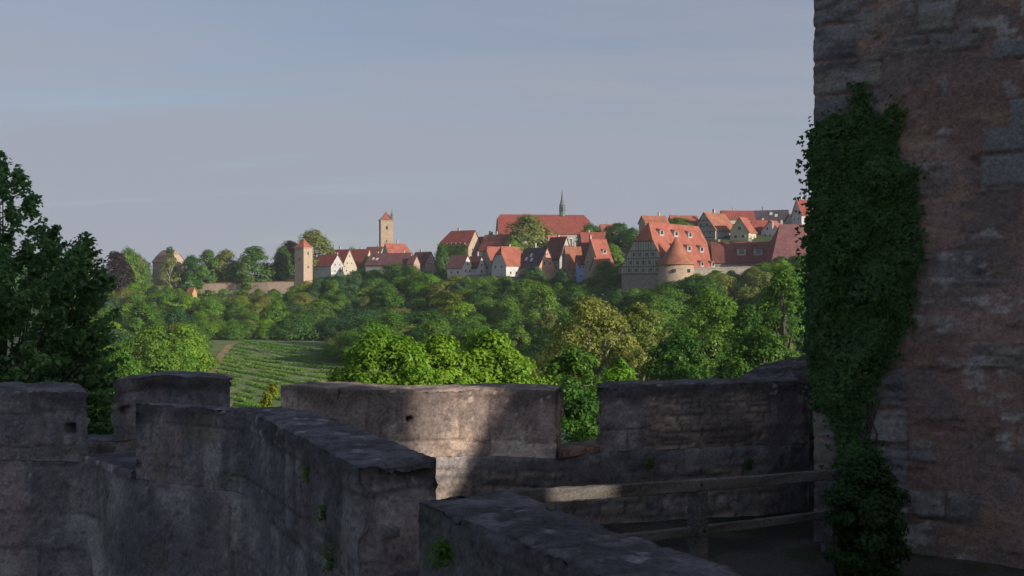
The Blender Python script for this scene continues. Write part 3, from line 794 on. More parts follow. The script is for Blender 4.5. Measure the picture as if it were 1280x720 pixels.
trng_ = random.Random(12)
def house(name, label, px, d, base, eave, ridge, L, W, rot, wall='white', roof='red', hip=(0, 0), gl=(), gr=(), fr=(), chim=(), dorm=(),
          timber='', cat='house', group='old town houses', tz=None, ty=1.0, skylights=(), found=7.0, tm='timber'):
    k = d/F; zb = (360-base)*k; e = (base-eave)*k; r = (base-ridge)*k; L *= k; W *= k
    root = empty(name, ((px-640)*k, d, zb), R(rot)); tag(root, label, cat, group)
    mb = MB().box(0, 0, (e-found)/2, L, W, e+found)
    for sg, h in ((-1, hip[0]), (1, hip[1])):
        zh = r-h*(r-e); th = (r-zh)/((r-e)/(W/2))
        if h >= .99: continue
        pts = [(sg*L/2, -W/2, e), (sg*L/2, W/2, e)] + ([(sg*L/2, th, zh), (sg*L/2, -th, zh)] if h else [(sg*L/2, 0, r)])
        mb.extrude(pts, (-sg*.3, 0, 0))
    mb.build('wall', M[wall], root)
    ro = MB().shell(roof_polys(L, W, e+.28, r+.28, *hip), .26).build('roof', M[roof], root)
    if not chim and cat == 'house' and L > 9: chim = ((trng_.choice((-.5, -.2, .25, .55)), trng_.uniform(1.2, 1.9)),) + (((trng_.choice((-.75, .8)), 1.3),) if L > 13 else ())
    for (cx, h) in chim:
        c = MB().box(cx*L/2, .12*W, r-.2+h/2-.6, .75, .75, h+1.2).box(cx*L/2, .12*W, r-.2+h+.05, .95, .95, .14).build('chimney', M['brick'], ro)
    for (rows, ax) in ((gl, 'x-'), (gr, 'x+'), (fr, 'y-')):
        for (z, n, w, h) in rows:
            z *= (r if ax[0] == 'x' else e)
            span = (W*min(1, max(.05, (r-z)/(r-e))) if z > e else W) if ax[0] == 'x' else L
            for i in range(n):
                q = ((i+.5)/n-.5)*span*(.82 if n > 1 else 1)
                if ax[0] == 'x': win(root, (L/2)*(1 if ax == 'x+' else -1), q, z, w, h, ax)
                else: win(root, q, -W/2, z, w, h, ax)
    sl = (r-e)/(W/2)
    for (fx, fz, s) in dorm:                                   # little gabled dormers on the front slope
        z = e+fz*(r-e); y = -W/2*(1-fz); x = fx*L/2
        w, h = 1.5*s, 1.25*s; dep = h/sl+.5
        db = MB().box(x, y-.15+dep/2, z+.1+h/2, w, dep, h).build('dormer', M['white' if wall in ('white', 'pink') else 'greyp'], root)
        t = [(x-w/2-.2, y-.45, z+h-.02), (x+w/2+.2, y-.45, z+h-.02), (x+w/2+.2, y+dep+.9*s/sl+.4, z+h+.62*s), (x-w/2-.2, y+dep+.9*s/sl+.4, z+h+.62*s)]
        MB().shell([tuple(t)], .14).build('dormer_roof', M[roof], db)
        f = MB().box(x, y-.18, z+.1+h*.52, w*.74, .1, h*.72).build('window', M['greyp'], db)
        MB().box(x, y-.225, z+.1+h*.52, w*.56, .08, h*.55).build('pane', M['glass'], f)
    for (fx, fz) in skylights:
        z = e+fz*(r-e); y = -W/2*(1-fz); x = fx*L/2
        nv = Vector((0, -(r-e), W/2)).normalized(); up = Vector((0, W/2, r-e)).normalized()
        c = Vector((x, y, z+.30))
        MB().extrude([c+Vector((-.6, 0, 0))-up*.8, c+Vector((.6, 0, 0))-up*.8, c+Vector((.6, 0, 0))+up*.8, c+Vector((-.6, 0, 0))+up*.8], nv*.12).build('skylight', M['frame'], ro)
    if timber:
        mb = MB()
        for sg in ([-1] if timber == 'l' else [1] if timber == 'r' else [-1, 1]):
            x = sg*(L/2+.03); zlo = (tz if tz is not None else .45)*e; h = hip[0] if sg < 0 else hip[1]; ztop = r-h*(r-e)
            hw = lambda z: W/2*min(1, (r-z)/(r-e)) if z > e else W/2
            levels = [zlo]
            while levels[-1]+2.3 < ztop: levels.append(levels[-1]+2.3)
            for z in levels: mb.box(x, 0, z, .14, 2*hw(z)-.1, .26)
            for z0, z1 in zip(levels, levels[1:]+[ztop]):
                n = max(1, int(hw(z1)/.95))
                for i in range(-n, n+1):
                    y = i*.95*ty
                    if abs(y) < hw(z1)-.1: mb.box(x, y, (z0+z1)/2, .12, .17, z1-z0-.26)
            for s2 in (-1, 1):
                mb.add([(x-.07, s2*W/2, e), (x+.07, s2*W/2, e), (x+.07, s2*hw(ztop), ztop), (x-.07, s2*hw(ztop), ztop),
                        (x-.07, s2*(W/2-.35), e), (x+.07, s2*(W/2-.35), e), (x+.07, s2*max(0, hw(ztop)-.35), ztop), (x-.07, s2*max(0, hw(ztop)-.35), ztop)],
                       [(0, 1, 2, 3), (7, 6, 5, 4), (0, 4, 5, 1), (1, 5, 6, 2), (2, 6, 7, 3), (3, 7, 4, 0)])
        mb.build('timber_frame', M[tm], root)
    root['roofz'] = r
    return root
def rows(*a): return tuple((z, n, .95, 1.3) for z, n in a)

house('stone_chapel', 'grey pink stone chapel with steep roof standing alone among trees', 211, 520, 352, 327, 313, 32, 25, -38, 'beige', 'faded', (.35, .35), gr=rows((.3, 2), (.6, 2)), fr=rows((.6, 4)), cat='chapel', group=None)
house('house', 'long low house with dull red roof beside small square tower', 410, 520, 346, 332.5, 319, 33, 22, -35, 'white', 'red', gr=rows((.25, 2), (.55, 2)), timber='r', tz=.5, tm='greyp')
house('house', 'tall cream gabled house with three rows of windows, below the red roofs', 424, 545, 346, 334, 312.5, 34, 27, -33, 'cream', 'red', gr=rows((.22, 2), (.50, 2), (.76, 1)), chim=((-.1, 2.2),))
house('house', 'red roofed house with pale verge board between the cream gable and tall gate tower', 451, 562, 346, 334, 312, 26, 22, -28, 'cream', 'red', gr=rows((.3, 2), (.6, 2)))
house('house', 'house with dark red roof just left of the foot of the tall gate tower', 469, 585, 340, 321, 309, 22, 20, -22, 'greyp', 'brown', fr=rows((.6, 3)))
house('house', 'house with glowing orange hipped roof and chimney at the tall gate tower', 496, 560, 340, 322, 305, 31, 24, 32, 'greyp', 'orange', (0, .55), fr=rows((.6, 3)), chim=((.15, 2.6),))
house('house', 'long grey house with dark brown roof and skylights before the tall gate tower', 489, 500, 347, 331, 317, 58, 27, -25, 'greyp', 'purple', fr=rows((.5, 8)), skylights=((-.75, .5), (-.55, .45)), chim=())
house('pale_annex', 'small pale pink gabled house at the end of the long brown roof', 517, 490, 350, 330, 320, 9, 15, -30, 'beige', 'purple', gr=rows((.4, 1)))
house('house', 'mauve gabled house with rows of dark windows beside the ivy clad house', 529, 508, 350, 330, 315.5, 26, 21, -38, 'mauve', 'brown', gr=((.30, 3, 1.2, 1.5), (.58, 3, 1.2, 1.5), (.82, 1, .8, 1.0)))
house('house', 'ivy clad house with red hipped roof and a row of tiny dormers', 575, 452, 348, 308.5, 289, 44, 30, -30, 'beige', 'red', (.75, 0), gr=rows((.3, 2), (.6, 2)), dorm=((-.55, .08, .8), (-.25, .08, .8), (.05, .08, .8), (.35, .08, .8), (.65, .08, .8)), chim=((-.2, 1.6),))
house('house', 'red roofed house with beige stepped gable between ivy clad house and church', 602, 458, 336, 314, 296.5, 24, 20, -35, 'beige', 'red', gr=rows((.4, 2), (.65, 1)))
house('house', 'dark red roofed house partly hidden by the big tree below the church', 622, 445, 335, 313, 294, 36, 30, -30, 'cream', 'brown', gr=rows((.4, 2)))
house('house', 'small house with purplish roof and white gable below the ivy clad house', 575, 412, 347, 334, 319.5, 24, 21, -35, 'white', 'purple', gr=rows((.3, 2), (.6, 1)), fr=rows((.5, 2)))
house('house', 'small white gabled house with brown roof and tall chimney, right of purplish roof', 595, 414, 347, 334, 321, 18, 16, -38, 'white', 'brown', gr=rows((.3, 1), (.6, 1)), chim=((.1, 2.2),))
house('house', 'grey walled house with orange roof squeezed behind the white house', 617, 418, 352, 327, 309, 22, 24, 32, 'greyp', 'orange', (.3, 0), gl=rows((.4, 2)))
house('house', 'white house with big orange half hipped roof and small windows', 636, 400, 354, 331, 309, 33, 27, 42, 'white', 'orange', (.45, 0), gl=rows((.18, 2), (.45, 2)), fr=rows((.55, 3)))
house('house', 'house with slate dark roof, white chimney and salmon pink gable with two windows', 670, 398, 350, 334, 310.5, 40, 29, -48, 'pink', 'slate', gr=((.52, 2, 1.0, 1.7), (.80, 1, .7, .8)), chim=((-.25, 2.3),), skylights=((-.4, .4), (.1, .35), (-.1, .6)))
house('monastery_church', 'large church with steep red roof, pale walls and slim spire on its ridge', 679, 475, 322, 293, 269, 114, 44, 6, 'greyp', 'red', (.22, .35), fr=((.55, 9, 1.5, 6.0),), cat='church', group=None)
ch = bpy.data.objects['monastery_church']
k = 475/F
mb = MB()
for i in range(10):
    x = (-.46+.92*i/9)*114*k; mb_ = MB().box(x, -44*k/2-.55, 3.6, 1.1, 1.1, 8.6); mb_.build('buttress', M['cream'], ch)
rz = (322-269)*k; tx = 24*k
MB().lathe([(.01, rz-.5), (1.35, rz-.5), (1.35, rz+4.6), (1.55, rz+4.7), (1.55, rz+5.0), (1.2, rz+5.0), (.55, rz+8.2), (.10, rz+12.0), (.01, rz+12.2)], 8, tx, 0).build('ridge_spire', M['copper'], ch)
MB().box(tx, 0, rz+2.8, 2.9, .5, 2.2).box(tx, 0, rz+2.8, .5, 2.9, 2.2).build('belfry_opening', M['glass'], bpy.data.objects['monastery_church'])
house('house', 'brown red roofed house between pink gable and the narrow orange brown roof', 698, 415, 346, 323, 297, 30, 22, -52, 'greyp', 'brown', gr=rows((.4, 2)), fr=rows((.5, 2)))
house('house', 'narrow house with orange brown roof, tall chimney and beige wall', 716, 396, 350, 334, 309, 20, 18, 18, 'beige', 'rust', fr=rows((.5, 2)), chim=((.35, 2.2),))
house('house', 'small sky blue plastered house with two rows of windows on the town edge', 728, 384, 354, 329.5, 320, 15, 12, 6, 'blue', 'brown', fr=((.80, 3, .8, 1.1), (.38, 2, .8, 1.1)))
house('house', 'house with bright orange roof, dormer and tall brick gable, right of blue house', 748, 382, 346, 329, 300, 26, 26, 40, 'beige', 'orange', gl=rows((.4, 2)), dorm=((.2, .38, 1.4),), chim=((-.85, 1.8),))
house('house', 'low house with bright orange roof at the right of blue house, nearest the trees', 752, 366, 350, 336, 323, 22, 18, 30, 'beige', 'orange', fr=rows((.5, 2)))
house('house', 'house with orange roof just below the right half of the church', 696, 442, 326, 309, 295, 24, 18, 20, 'cream', 'orange', fr=rows((.5, 3)))
house('house', 'little orange roofed house tucked between the white house and slate roof', 651, 410, 345, 326, 315, 16, 14, 28, 'white', 'orange', fr=rows((.5, 2)))
house('house', 'narrow dark roofed house squeezed left of the brick gable above blue house', 731, 408, 340, 320, 304, 16, 14, -35, 'greyp', 'brown', gr=rows((.4, 1), (.7, 1)))
house('house', 'brown red roofed house behind, between round tree and church end', 740, 432, 322, 309, 291, 30, 20, 14, 'greyp', 'red', fr=rows((.5, 3)))
house('house', 'orange roof top peeping between two round trees right of the church', 760, 470, 300, 289, 281, 20, 14, 12, 'beige', 'orange', chim=((.0, 1.4),))
barn = house('timbered_barn', 'huge timbered barn with half hipped orange roof and rows of dormers on grey stone base', 840, 336, 366, 335, 281, 127, 64, 49, 'rubble', 'orange', (.42, 0),
      fr=(), dorm=((-.62, .70, 1.7), (-.10, .70, 1.7), (.42, .70, 1.7), (-.40, .36, 1.75), (.10, .36, 1.75), (.58, .36, 1.75), (.30, .02, 1.5), (.72, .02, 1.5)), cat='barn', group=None)
k = 336/F; Lb, Wb, eb, rb = 127*k, 64*k, 31*k, 85*k
zh = rb-.42*(rb-eb); hw = lambda z: Wb/2*min(1, (rb-z)/(rb-eb)) if z > eb else Wb/2
zt0 = eb-2.2
MB().extrude([(-Lb/2-.02, -Wb/2, zt0), (-Lb/2-.02, Wb/2, zt0), (-Lb/2-.02, Wb/2, eb), (-Lb/2-.02, hw(zh), zh), (-Lb/2-.02, -hw(zh), zh), (-Lb/2-.02, -Wb/2, eb)], (-.12, 0, 0)).build('gable_panel', M['greenp'], barn)
mb = MB(); x = -Lb/2-.16
zs_ = [zt0+.1, eb+.2, eb+2.9, eb+5.4, zh-.1]
for z in zs_: mb.box(x, 0, z, .16, 2*hw(z)-.1, .30)
for z0, z1 in zip(zs_, zs_[1:]):
    for i in range(-9, 10):
        y = i*.95
        if abs(y) < hw(z1)-.1: mb.box(x, y, (z0+z1)/2, .14, .17, z1-z0-.30)
mb.build('timber_frame', M['timber'], barn)
for z, n in (((zs_[0]+zs_[1])/2, 5), ((zs_[1]+zs_[2])/2, 5), ((zs_[2]+zs_[3])/2, 4)):
    for i in range(n): win(barn, x+.02, ((i+.5)/n-.5)*hw(z)*1.6, z, 1.25, 1.35, 'x-', 'greenp')
MB().extrude([(-Lb/2-.3, -Wb/2-.55, eb-.55), (Lb/2+.2, -Wb/2-.55, eb-.55), (Lb/2+.2, -Wb/2-1.7, eb-1.9), (-Lb/2-.3, -Wb/2-1.7, eb-1.9)], (0, .1, -.2)).build('pent_roof', M['orange'], barn)

# round tower in front of the barn
rt = empty('round_tower', ((845-640)*318/F, 318, (360-352)*318/F)); tag(rt, 'squat round stone tower with red cone roof against the barn', 'tower')
k = 318/F; rr_ = 22.0*k; hh = (352-330)*k; ap = (352-296)*k
MB().lathe([(rr_*1.04, -8), (rr_, hh), (.01, hh)], 40).build('tower_wall', M['tan'], rt, True)
MB().lathe([(rr_*1.10, hh-.25), (rr_*1.08, hh+.1), (rr_*.62, hh+(ap-hh)*.36), (rr_*.30, hh+(ap-hh)*.68), (.06, ap), (.01, ap)], 40).build('cone_roof', M['rust'], rt, True)
for a in (R(-105), R(-55)):
    MB().box(math.cos(a)*rr_, math.sin(a)*rr_, hh-2.2, .9, .9, 1.0).build('window', M['glass'], rt)

house('house', 'long grey house with dark brown roof and two dormers right of the barn', 929, 345, 345, 327.5, 303, 78, 40, -6, 'rubble', 'brown', dorm=((-.1, .30, 2.0), (.42, .30, 2.0)), fr=rows((.6, 5)))
house('house', 'large house with steep rust brown hipped roof beside the tower ivy', 1000, 334, 345, 327, 281.5, 88, 46, 4, 'greyp', 'purple', (1, 0), fr=rows((.5, 5)))
house('house', 'half timbered house with grey gable and orange brown roof above the barn', 893, 398, 306, 288, 267, 44, 33, 44, 'greyp', 'rust', gl=rows((.35, 3), (.62, 2)), timber='l', fr=rows((.4, 5)), chim=((.2, 2.0),))
house('house', 'pale yellow gabled house with blue shutters and orange roof', 929, 388, 304, 290, 272.5, 26, 24, 56, 'yellow', 'orange', gl=((.25, 2, 1.6, 1.4), (.58, 1, 1.8, 1.6)), fr=rows((.5, 2)))
house('house', 'small beige house with red roof between the yellow gable and white gable', 949, 402, 300, 287, 276, 20, 14, 8, 'beige', 'red', fr=rows((.5, 3)), chim=((.5, 1.2),))
house('house', 'white gabled house with blue windows below the long dark roof', 967, 394, 302, 289, 276.5, 20, 24, 52, 'white', 'orange', gl=((.28, 3, 1.0, 1.3), (.62, 2, 1.0, 1.3)))
house('house', 'long red roofed house on the skyline, left of the long dark roof', 924, 438, 290, 274.5, 264, 46, 20, 5, 'cream', 'red', fr=rows((.5, 6)), chim=((-.3, 1.7),))
house('house', 'house with long dark skyline roof, skylight and bright white gable', 962, 436, 290, 276, 263.5, 44, 22, -22, 'white', 'slate', gr=rows((.35, 2), (.65, 1)), fr=rows((.5, 5)), skylights=((.1, .6), (.4, .4)), chim=((-.4, 2.0),))
house('house', 'small pale house on the skyline between white gable and topmost red roof', 992, 425, 288, 273, 268, 13, 12, 20, 'greyp', 'brown', fr=rows((.6, 3), (.3, 3)))
house('house', 'topmost house on the skyline with dark red roof beside the ivy', 1010, 405, 284, 268.5, 251, 32, 22, 16, 'white', 'red', gl=rows((.3, 2), (.6, 1)), fr=rows((.6, 2), (.25, 2)))
house('house', 'orange roof top behind the left end of the barn ridge', 817, 392, 290, 279, 270.5, 32, 18, 20, 'beige', 'rust', fr=rows((.5, 3)))
house('house', 'orange roof top behind the middle of the barn ridge', 854, 405, 290, 279, 270.0, 34, 18, 8, 'beige', 'orange', fr=rows((.5, 3)), chim=((-.9, 1.0),))
house('house', 'red roofed house glimpsed through leaves of the big dark tree', 62, 520, 362, 350, 340, 24, 16, -15, 'beige', 'red', fr=rows((.5, 3)))
house('house', 'tiny ochre yellow house among the trees below the chapel', 240, 468, 379, 366, 359.5, 9, 8, -28, 'ochre', 'rust', gr=rows((.35, 1)))

def gate_tower(name, label, px, d, base, eave, apex, wpx, rot, wall, slits):
    k = d/F; root = empty(name, ((px-640)*k, d, (360-base)*k), R(rot)); tag(root, label, 'tower')
    w = wpx*k; e = (base-eave)*k; a = (base-apex)*k
    b_ = MB().box(0, 0, e/2-3, w, w, e+6).build('tower_wall', M[wall], root)
    MB().box(0, 0, e-.25, w+.5, w+.5, .5).build('cornice', M[wall], root)
    o = w/2+.45; z = e+.02; m_ = w*.26; zm = e+(a-e)*.42
    q = [(-o, -o, z), (o, -o, z), (o, o, z), (-o, o, z)]; q2 = [(-m_, -m_, zm), (m_, -m_, zm), (m_, m_, zm), (-m_, m_, zm)]
    mb = MB(); mb.add(q+q2+[(0, 0, a)], [(3, 2, 1, 0)]+[(i, (i+1) % 4, 4+(i+1) % 4, 4+i) for i in range(4)]+[(4+i, 4+(i+1) % 4, 8) for i in range(4)])
    mb.build('spire_roof', M['rust' if wall == 'tan2' else 'orange'], root)
    for (face, q_, fz, ww, hh_) in slits:
        if face == 'y': MB().box(q_*w/2, -w/2-.02, fz*e, ww, .14, hh_).build('window', M['glass'], root)
        else: MB().box(w/2+.02, q_*w/2, fz*e, .14, ww, hh_).build('window', M['glass'], root)
    return root, w, e, a
t_, w, e, a = gate_tower('gate_tower', 'tall tan gate tower with orange tent roof rising over red roofs', 482.5, 605, 345, 275.5, 264, 15.2, 16, 'tan', (('y', 0, .86, 1.2, 2.0), ('y', -.05, .62, .6, 1.4), ('x', 0, .80, .6, 1.2)))
MB().lathe([(.9, e-.6), (.9, e+3.0), (1.05, e+3.1), (.35, e+4.6), (.05, e+6.6), (.01, e+6.6)], 8, w/2-.5, -w/2+.6).build('corner_turret', M['copper'], t_)
gate_tower('square_tower', 'small square stone tower with red tent roof at the left end of town', 379.5, 498, 347, 309.5, 297, 15.5, -33, 'beige', (('x', 0, .80, .7, 1.5), ('x', 0, .35, .7, 1.2), ('y', .1, .6, .5, 1.2)))

# town walls
def town_wall(label, pts, h, mat='rubble', th=1.2):
    p = [Vector(((px-640)/F*d, d)) for px, d, _ in pts]; zt = [(360-py)/F*d for _, d, py in pts]
    root = empty('town_wall', (p[0].x, p[0].y, zt[0]-h)); tag(root, label, 'town wall')
    b = off([tuple(v) for v in p], th); mb = MB(); mc = MB()
    for i in range(len(p)-1):
        for m_, z0a, z0b, z1a, z1b, o in ((mb, zt[i]-h, zt[i+1]-h, zt[i], zt[i+1], 0), (mc, zt[i]+.004, zt[i+1]+.004, zt[i]+.35, zt[i+1]+.35, .18)):
            A, B_, C_, D_ = p[i], p[i+1], Vector(b[i+1]), Vector(b[i])
            nrm = (A-D_).normalized()*o; A, B_, C_, D_ = A+nrm, B_+nrm, C_-nrm, D_-nrm
            m_.add([(A.x, A.y, z0a), (B_.x, B_.y, z0b), (C_.x, C_.y, z0b), (D_.x, D_.y, z0a), (A.x, A.y, z1a), (B_.x, B_.y, z1b), (C_.x, C_.y, z1b), (D_.x, D_.y, z1a)],
                   [(3, 2, 1, 0), (4, 5, 6, 7), (0, 1, 5, 4), (1, 2, 6, 5), (2, 3, 7, 6), (3, 0, 4, 7)])
    for o in (mb.build('wall', M[mat], root), mc.build('coping', M['rust' if mat == 'beige' else 'rubble'], root)):
        o.matrix_parent_inverse = Matrix.Translation(-root.location)
town_wall('long pale town wall on the left ridge below the row of trees', [(228, 512, 355), (262, 508, 354.5), (300, 505, 353.5), (335, 500, 352.5), (372, 497, 352)], 9, 'beige')
town_wall('grey retaining wall below the small white gables and ivy clad house', [(534, 452, 344), (560, 420, 346), (585, 408, 345), (612, 405, 343)], 12)
town_wall('grey retaining wall below the white house and pink gable', [(612, 398, 346), (650, 392, 347), (690, 388, 347), (718, 384, 348)], 12)
town_wall('grey retaining wall between the blue house and barn', [(735, 378, 350), (752, 364, 350), (776, 346, 350)], 12)
town_wall('grey town wall running right from the round tower under the brown roofs', [(864, 322, 337), (900, 326, 335), (950, 328, 334), (1016, 326, 334)], 12)

# unseen blocks added right of frame, shaped to cut the sun on the parapets
SH = Vector((math.cos(SUN_AZ), -math.sin(SUN_AZ))); SN = Vector((math.sin(SUN_AZ), math.cos(SUN_AZ)))
def add_shade_block(label, prof, q0, q1, wall, name='shade_block'):
    """an added sun blocker with the cross section prof = (p, z) across the rays, q0..q1 metres away"""
    c = SN*(sum(p for p, z in prof)/len(prof)) + SH*(q0+q1)/2
    root = empty(name, (c.x, c.y, -3.4)); tag(root, label, 'shade_block')
    pts = [(SN.x*p+SH.x*q0, SN.y*p+SH.y*q0, z) for p, z in prof]
    o = MB().extrude(pts, (SH.x*(q1-q0), SH.y*(q1-q0), 0)).build('wall', M[wall], root)
    o.matrix_parent_inverse = Matrix.Translation(-root.location)
    return root
add_shade_block('added unseen shade block with sloping edge, right of the big tower', [(7.0, -3.4), (7.05, .1), (8.165, 3.35), (9.2, 6.5), (10.2, 8.5), (13, 13.5), (18, 13.5), (24, 9), (24, -3.4)], 8, 14, 'rubble')
add_shade_block('added unseen narrow shade block between the two larger ones', [(5.97, -3.4), (7.57, -3.4), (7.57, 10), (6.8, 11), (5.97, 10)], 20, 21.5, 'rubble')
add_shade_block('added unseen broad shade block with overhanging top behind the camera', [(-13, -3.4), (5.37, -3.4), (5.37, 5.1), (6.4, 5.3), (6.4, 8.2), (-3, 11), (-13, 8.2)], 16, 16.9, 'beige')
add_shade_block('added unseen low shade block in front of the narrow one', [(6.2, -3.4), (7.95, -3.4), (7.95, 2.0), (6.2, 2.0)], 7.5, 7.95, 'rubble', 'low_shade_block')

# ---------------------------------------------------------------- trees of the slopes
PROTO = {
 'round':  [make_tree(100+i, 11, 10.5, .06, 120, 70, .52, jag=.45, clump=(.07, .21)) for i in range(4)],
 'broad':  [make_tree(120+i, 10, 13.0, .05, 150, 66, .52, jag=.5, clump=(.06, .18)) for i in range(3)],
 'tall':   [make_tree(140+i, 15, 9.0, .06, 120, 75, .55, prof=.58) for i in range(3)],
 'bushy':  [make_tree(160+i, 6, 8.0, .02, 75, 65, .48, jag=.4) for i in range(3)],
 'airy':   [make_tree(180+i, 12, 9.5, .15, 60, 34, .42, bark='palebark', clump=(.08, .15)) for i in range(2)],
 'column': [make_tree(190, 12, 3.4, .05, 60, 40, .40, prof=1.3, clump=(.12, .2))],
 'fine':   [make_tree(200+i, 11, 10.5, .06, 170, 120, .34, clump=(.08, .16), jag=.4) for i in range(4)],
}
SIZE = {'round': (11, 10.5), 'broad': (10, 13), 'tall': (15, 9), 'bushy': (6, 8), 'airy': (12, 9.5), 'column': (12, 3.4), 'fine': (11, 10.5)}
SHAPE = {'round': 'round', 'broad': 'spreading', 'tall': 'tall', 'bushy': 'bushy', 'airy': 'airy', 'column': 'slender', 'fine': 'leafy'}
trng = random.Random(7)
def tree_px(px, top, wpx, d, kind, mat, label, foot=None, name='tree', group='trees of the slope and town'):
    """a tree standing on the terrain at distance d whose top and width are known from the survey of the photo"""
    x = (px-640)/F*d; zt = (360-top)/F*d; zg = g1(x, d) if foot is None else (360-foot)/F*d
    h, w = SIZE[kind]; me = trng.choice(PROTO[kind])
    sx = wpx/F*d/w*(1.3 if kind == 'tall' else 1.02); sz = max(.25, (zt-zg)/h/1.06)
    return plant_tree(name, me, (x, d, zg), (sx, sx, sz), trng.uniform(0, 6.28), mat, label, group=group)

# skyline and town trees, one by one
T = [
 (103, 301, 46, 470, 'round', 'yellow green', 'pale yellow green round tree just right of the big dark tree'),
 (72, 312, 44, 500, 'round', 'mid green', 'mid green tree behind the upper leaves of the big dark tree'),
 (20, 322, 60, 500, 'broad', 'deep green', 'deep green tree hidden behind the big dark tree'),
 (146, 309, 29, 480, 'tall', 'purple', 'dark purple copper beech left of the stone chapel'),
 (160, 308, 30, 500, 'round', 'mid green', 'mid green tree directly behind the copper beech'),
 (171, 315, 26, 505, 'round', 'olive green', 'olive tree between the copper beech and chapel'),
 (181, 322, 19, 505, 'round', 'deep green', 'narrow dark tree touching the left side of the chapel'),
 (213, 301, 13, 512, 'column', 'deep green', 'slender dark poplar rising above the chapel roof'),
 (212, 318, 26, 505, 'airy', 'olive green', 'thin airy birch in front of the chapel wall'),
 (239, 316, 22, 510, 'tall', 'deep green', 'dark tree touching the right side of the chapel'),
 (259, 308, 26, 515, 'tall', 'mid green', 'mid green tall tree, second right of the chapel'),
 (282, 309, 30, 520, 'tall', 'olive green', 'olive tall tree, third right of the chapel'),
 (294, 326, 30, 514, 'round', 'mid green', 'bright low tree behind the left stretch of town wall'),
 (319, 303, 38, 510, 'tall', 'deep green', 'big dark rounded tree alone on the ridge above the wall'),
 (344, 330, 18, 515, 'round', 'blue green', 'low dark tree left of the purple leaved tree'),
 (362, 296, 32, 520, 'tall', 'purple', 'tall purple leaved tree behind the small square tower'),
 (392, 283, 44, 530, 'tall', 'olive green', 'big olive tree rising behind the small square tower'),
 (353, 304, 22, 512, 'tall', 'deep green', 'dark tree edging the purple tree on its left'),
 (440, 303, 20, 570, 'airy', 'olive green', 'sparse thin tree above the cream gable roofs'),
 (613, 284, 9, 452, 'column', 'deep green', 'small cypress by the stepped gable'),
 (661, 266, 58, 445, 'round', 'olive green', 'large olive round tree in front of the church roof', 322),
 (643, 300, 20, 430, 'bushy', 'fresh green', 'small fresh bush at the left foot of the big church tree', 318),
 (690, 304, 22, 425, 'bushy', 'olive green', 'olive bush at the right foot of the big church tree', 322),
 (739, 278, 30, 448, 'round', 'mid green', 'round green tree at the right end of the church', 312),
 (774, 277, 44, 440, 'round', 'deep green', 'dark round tree between church and barn', 312),
 (790, 283, 24, 430, 'round', 'deep green', 'small dark tree touching the barn gable', 315),
 (764, 303, 26, 390, 'round', 'mid green', 'green tree left of the barn gable, under the dark round tree', 336),
 (848, 271, 34, 400, 'broad', 'mid green', 'green tree top between the two orange roof tops', 292),
 (552, 303, 18, 440, 'round', 'deep green', 'dark tree smothering the left end of the ivy clad house', 344),
 (460, 318, 12, 552, 'tall', 'deep green', 'narrow green tree beside the pale verge board', 348),
 (505, 316, 16, 540, 'bushy', 'olive green', 'olive bush in front of the glowing orange roof', 330),
 (668, 332, 34, 386, 'broad', 'blue green', 'dark spreading tree below the salmon pink gable', 358),
 (703, 334, 16, 385, 'round', 'blue green', 'small dark tree between pink gable and blue house', 356),
 (712, 306, 12, 402, 'tall', 'mid green', 'thin green tree on the brown roof left of the orange brown roof', 330),
 (757, 325, 40, 362, 'round', 'mid green', 'mid green tree right of the blue house', 368),
 (771, 342, 34, 340, 'round', 'deep green', 'deep green tree at the left foot of the barn', 374),
]
for t in T:
    tree_px(*t[:7], foot=t[7] if len(t) > 7 else None)

# the wooded slope: individual trees on a jittered grid
bands = [(100, 165, 'left of the chapel, behind the dark tree'), (165, 195, 'below the copper beech'), (195, 228, 'below the chapel'), (228, 258, 'below the ochre house'), (258, 300, 'below the left half of town wall'),
         (300, 335, 'below the ridge tree'), (335, 368, 'below the purple tree'), (368, 395, 'below the small square tower'), (395, 425, 'below the long red roof'),
         (425, 460, 'below the cream gables'), (460, 495, 'below the tall gate tower'), (495, 530, 'below the pale gable'), (530, 562, 'below the mauve gable'), (562, 592, 'below the ivy clad house'),
         (592, 625, 'below the stepped gable'), (625, 658, 'below the white house'), (658, 692, 'below the pink gable'), (692, 722, 'below the narrow orange brown roof'), (722, 752, 'below the blue house'),
         (752, 778, 'left of the barn'), (778, 822, 'below the barn gable'), (822, 866, 'below the round tower'), (866, 905, 'below the right end of barn'), (905, 940, 'below the two dormers'), (940, 975, 'below the steep rust brown roof'), (975, 1022, 'beside the tower ivy')]
spots = []
def free(x, y, r):
    return all((x-a)**2+(y-b)**2 > (r*.5+c*.5)**2 for a, b, c in spots)
cand = []
for gx in range(-190, 120, 9):
    for gy in range(110, 520, 9):
        cand.append((gx+trng.uniform(-3.5, 3.5), gy+trng.uniform(-3.5, 3.5)))
trng.shuffle(cand)
placed = []
def foot_line(px):
    return float(np.interp(px, [100, 180, 225, 242, 262, 300, 365, 395, 418, 440, 462, 500, 540, 575, 610, 650, 690, 728, 750, 775, 800, 830, 870, 905, 960, 1010],
                           [340, 352, 359, 371, 369, 367, 358, 341, 341, 339, 332, 329, 335, 341, 342, 345, 347, 354, 348, 364, 362, 352, 341, 338, 326, 310]))
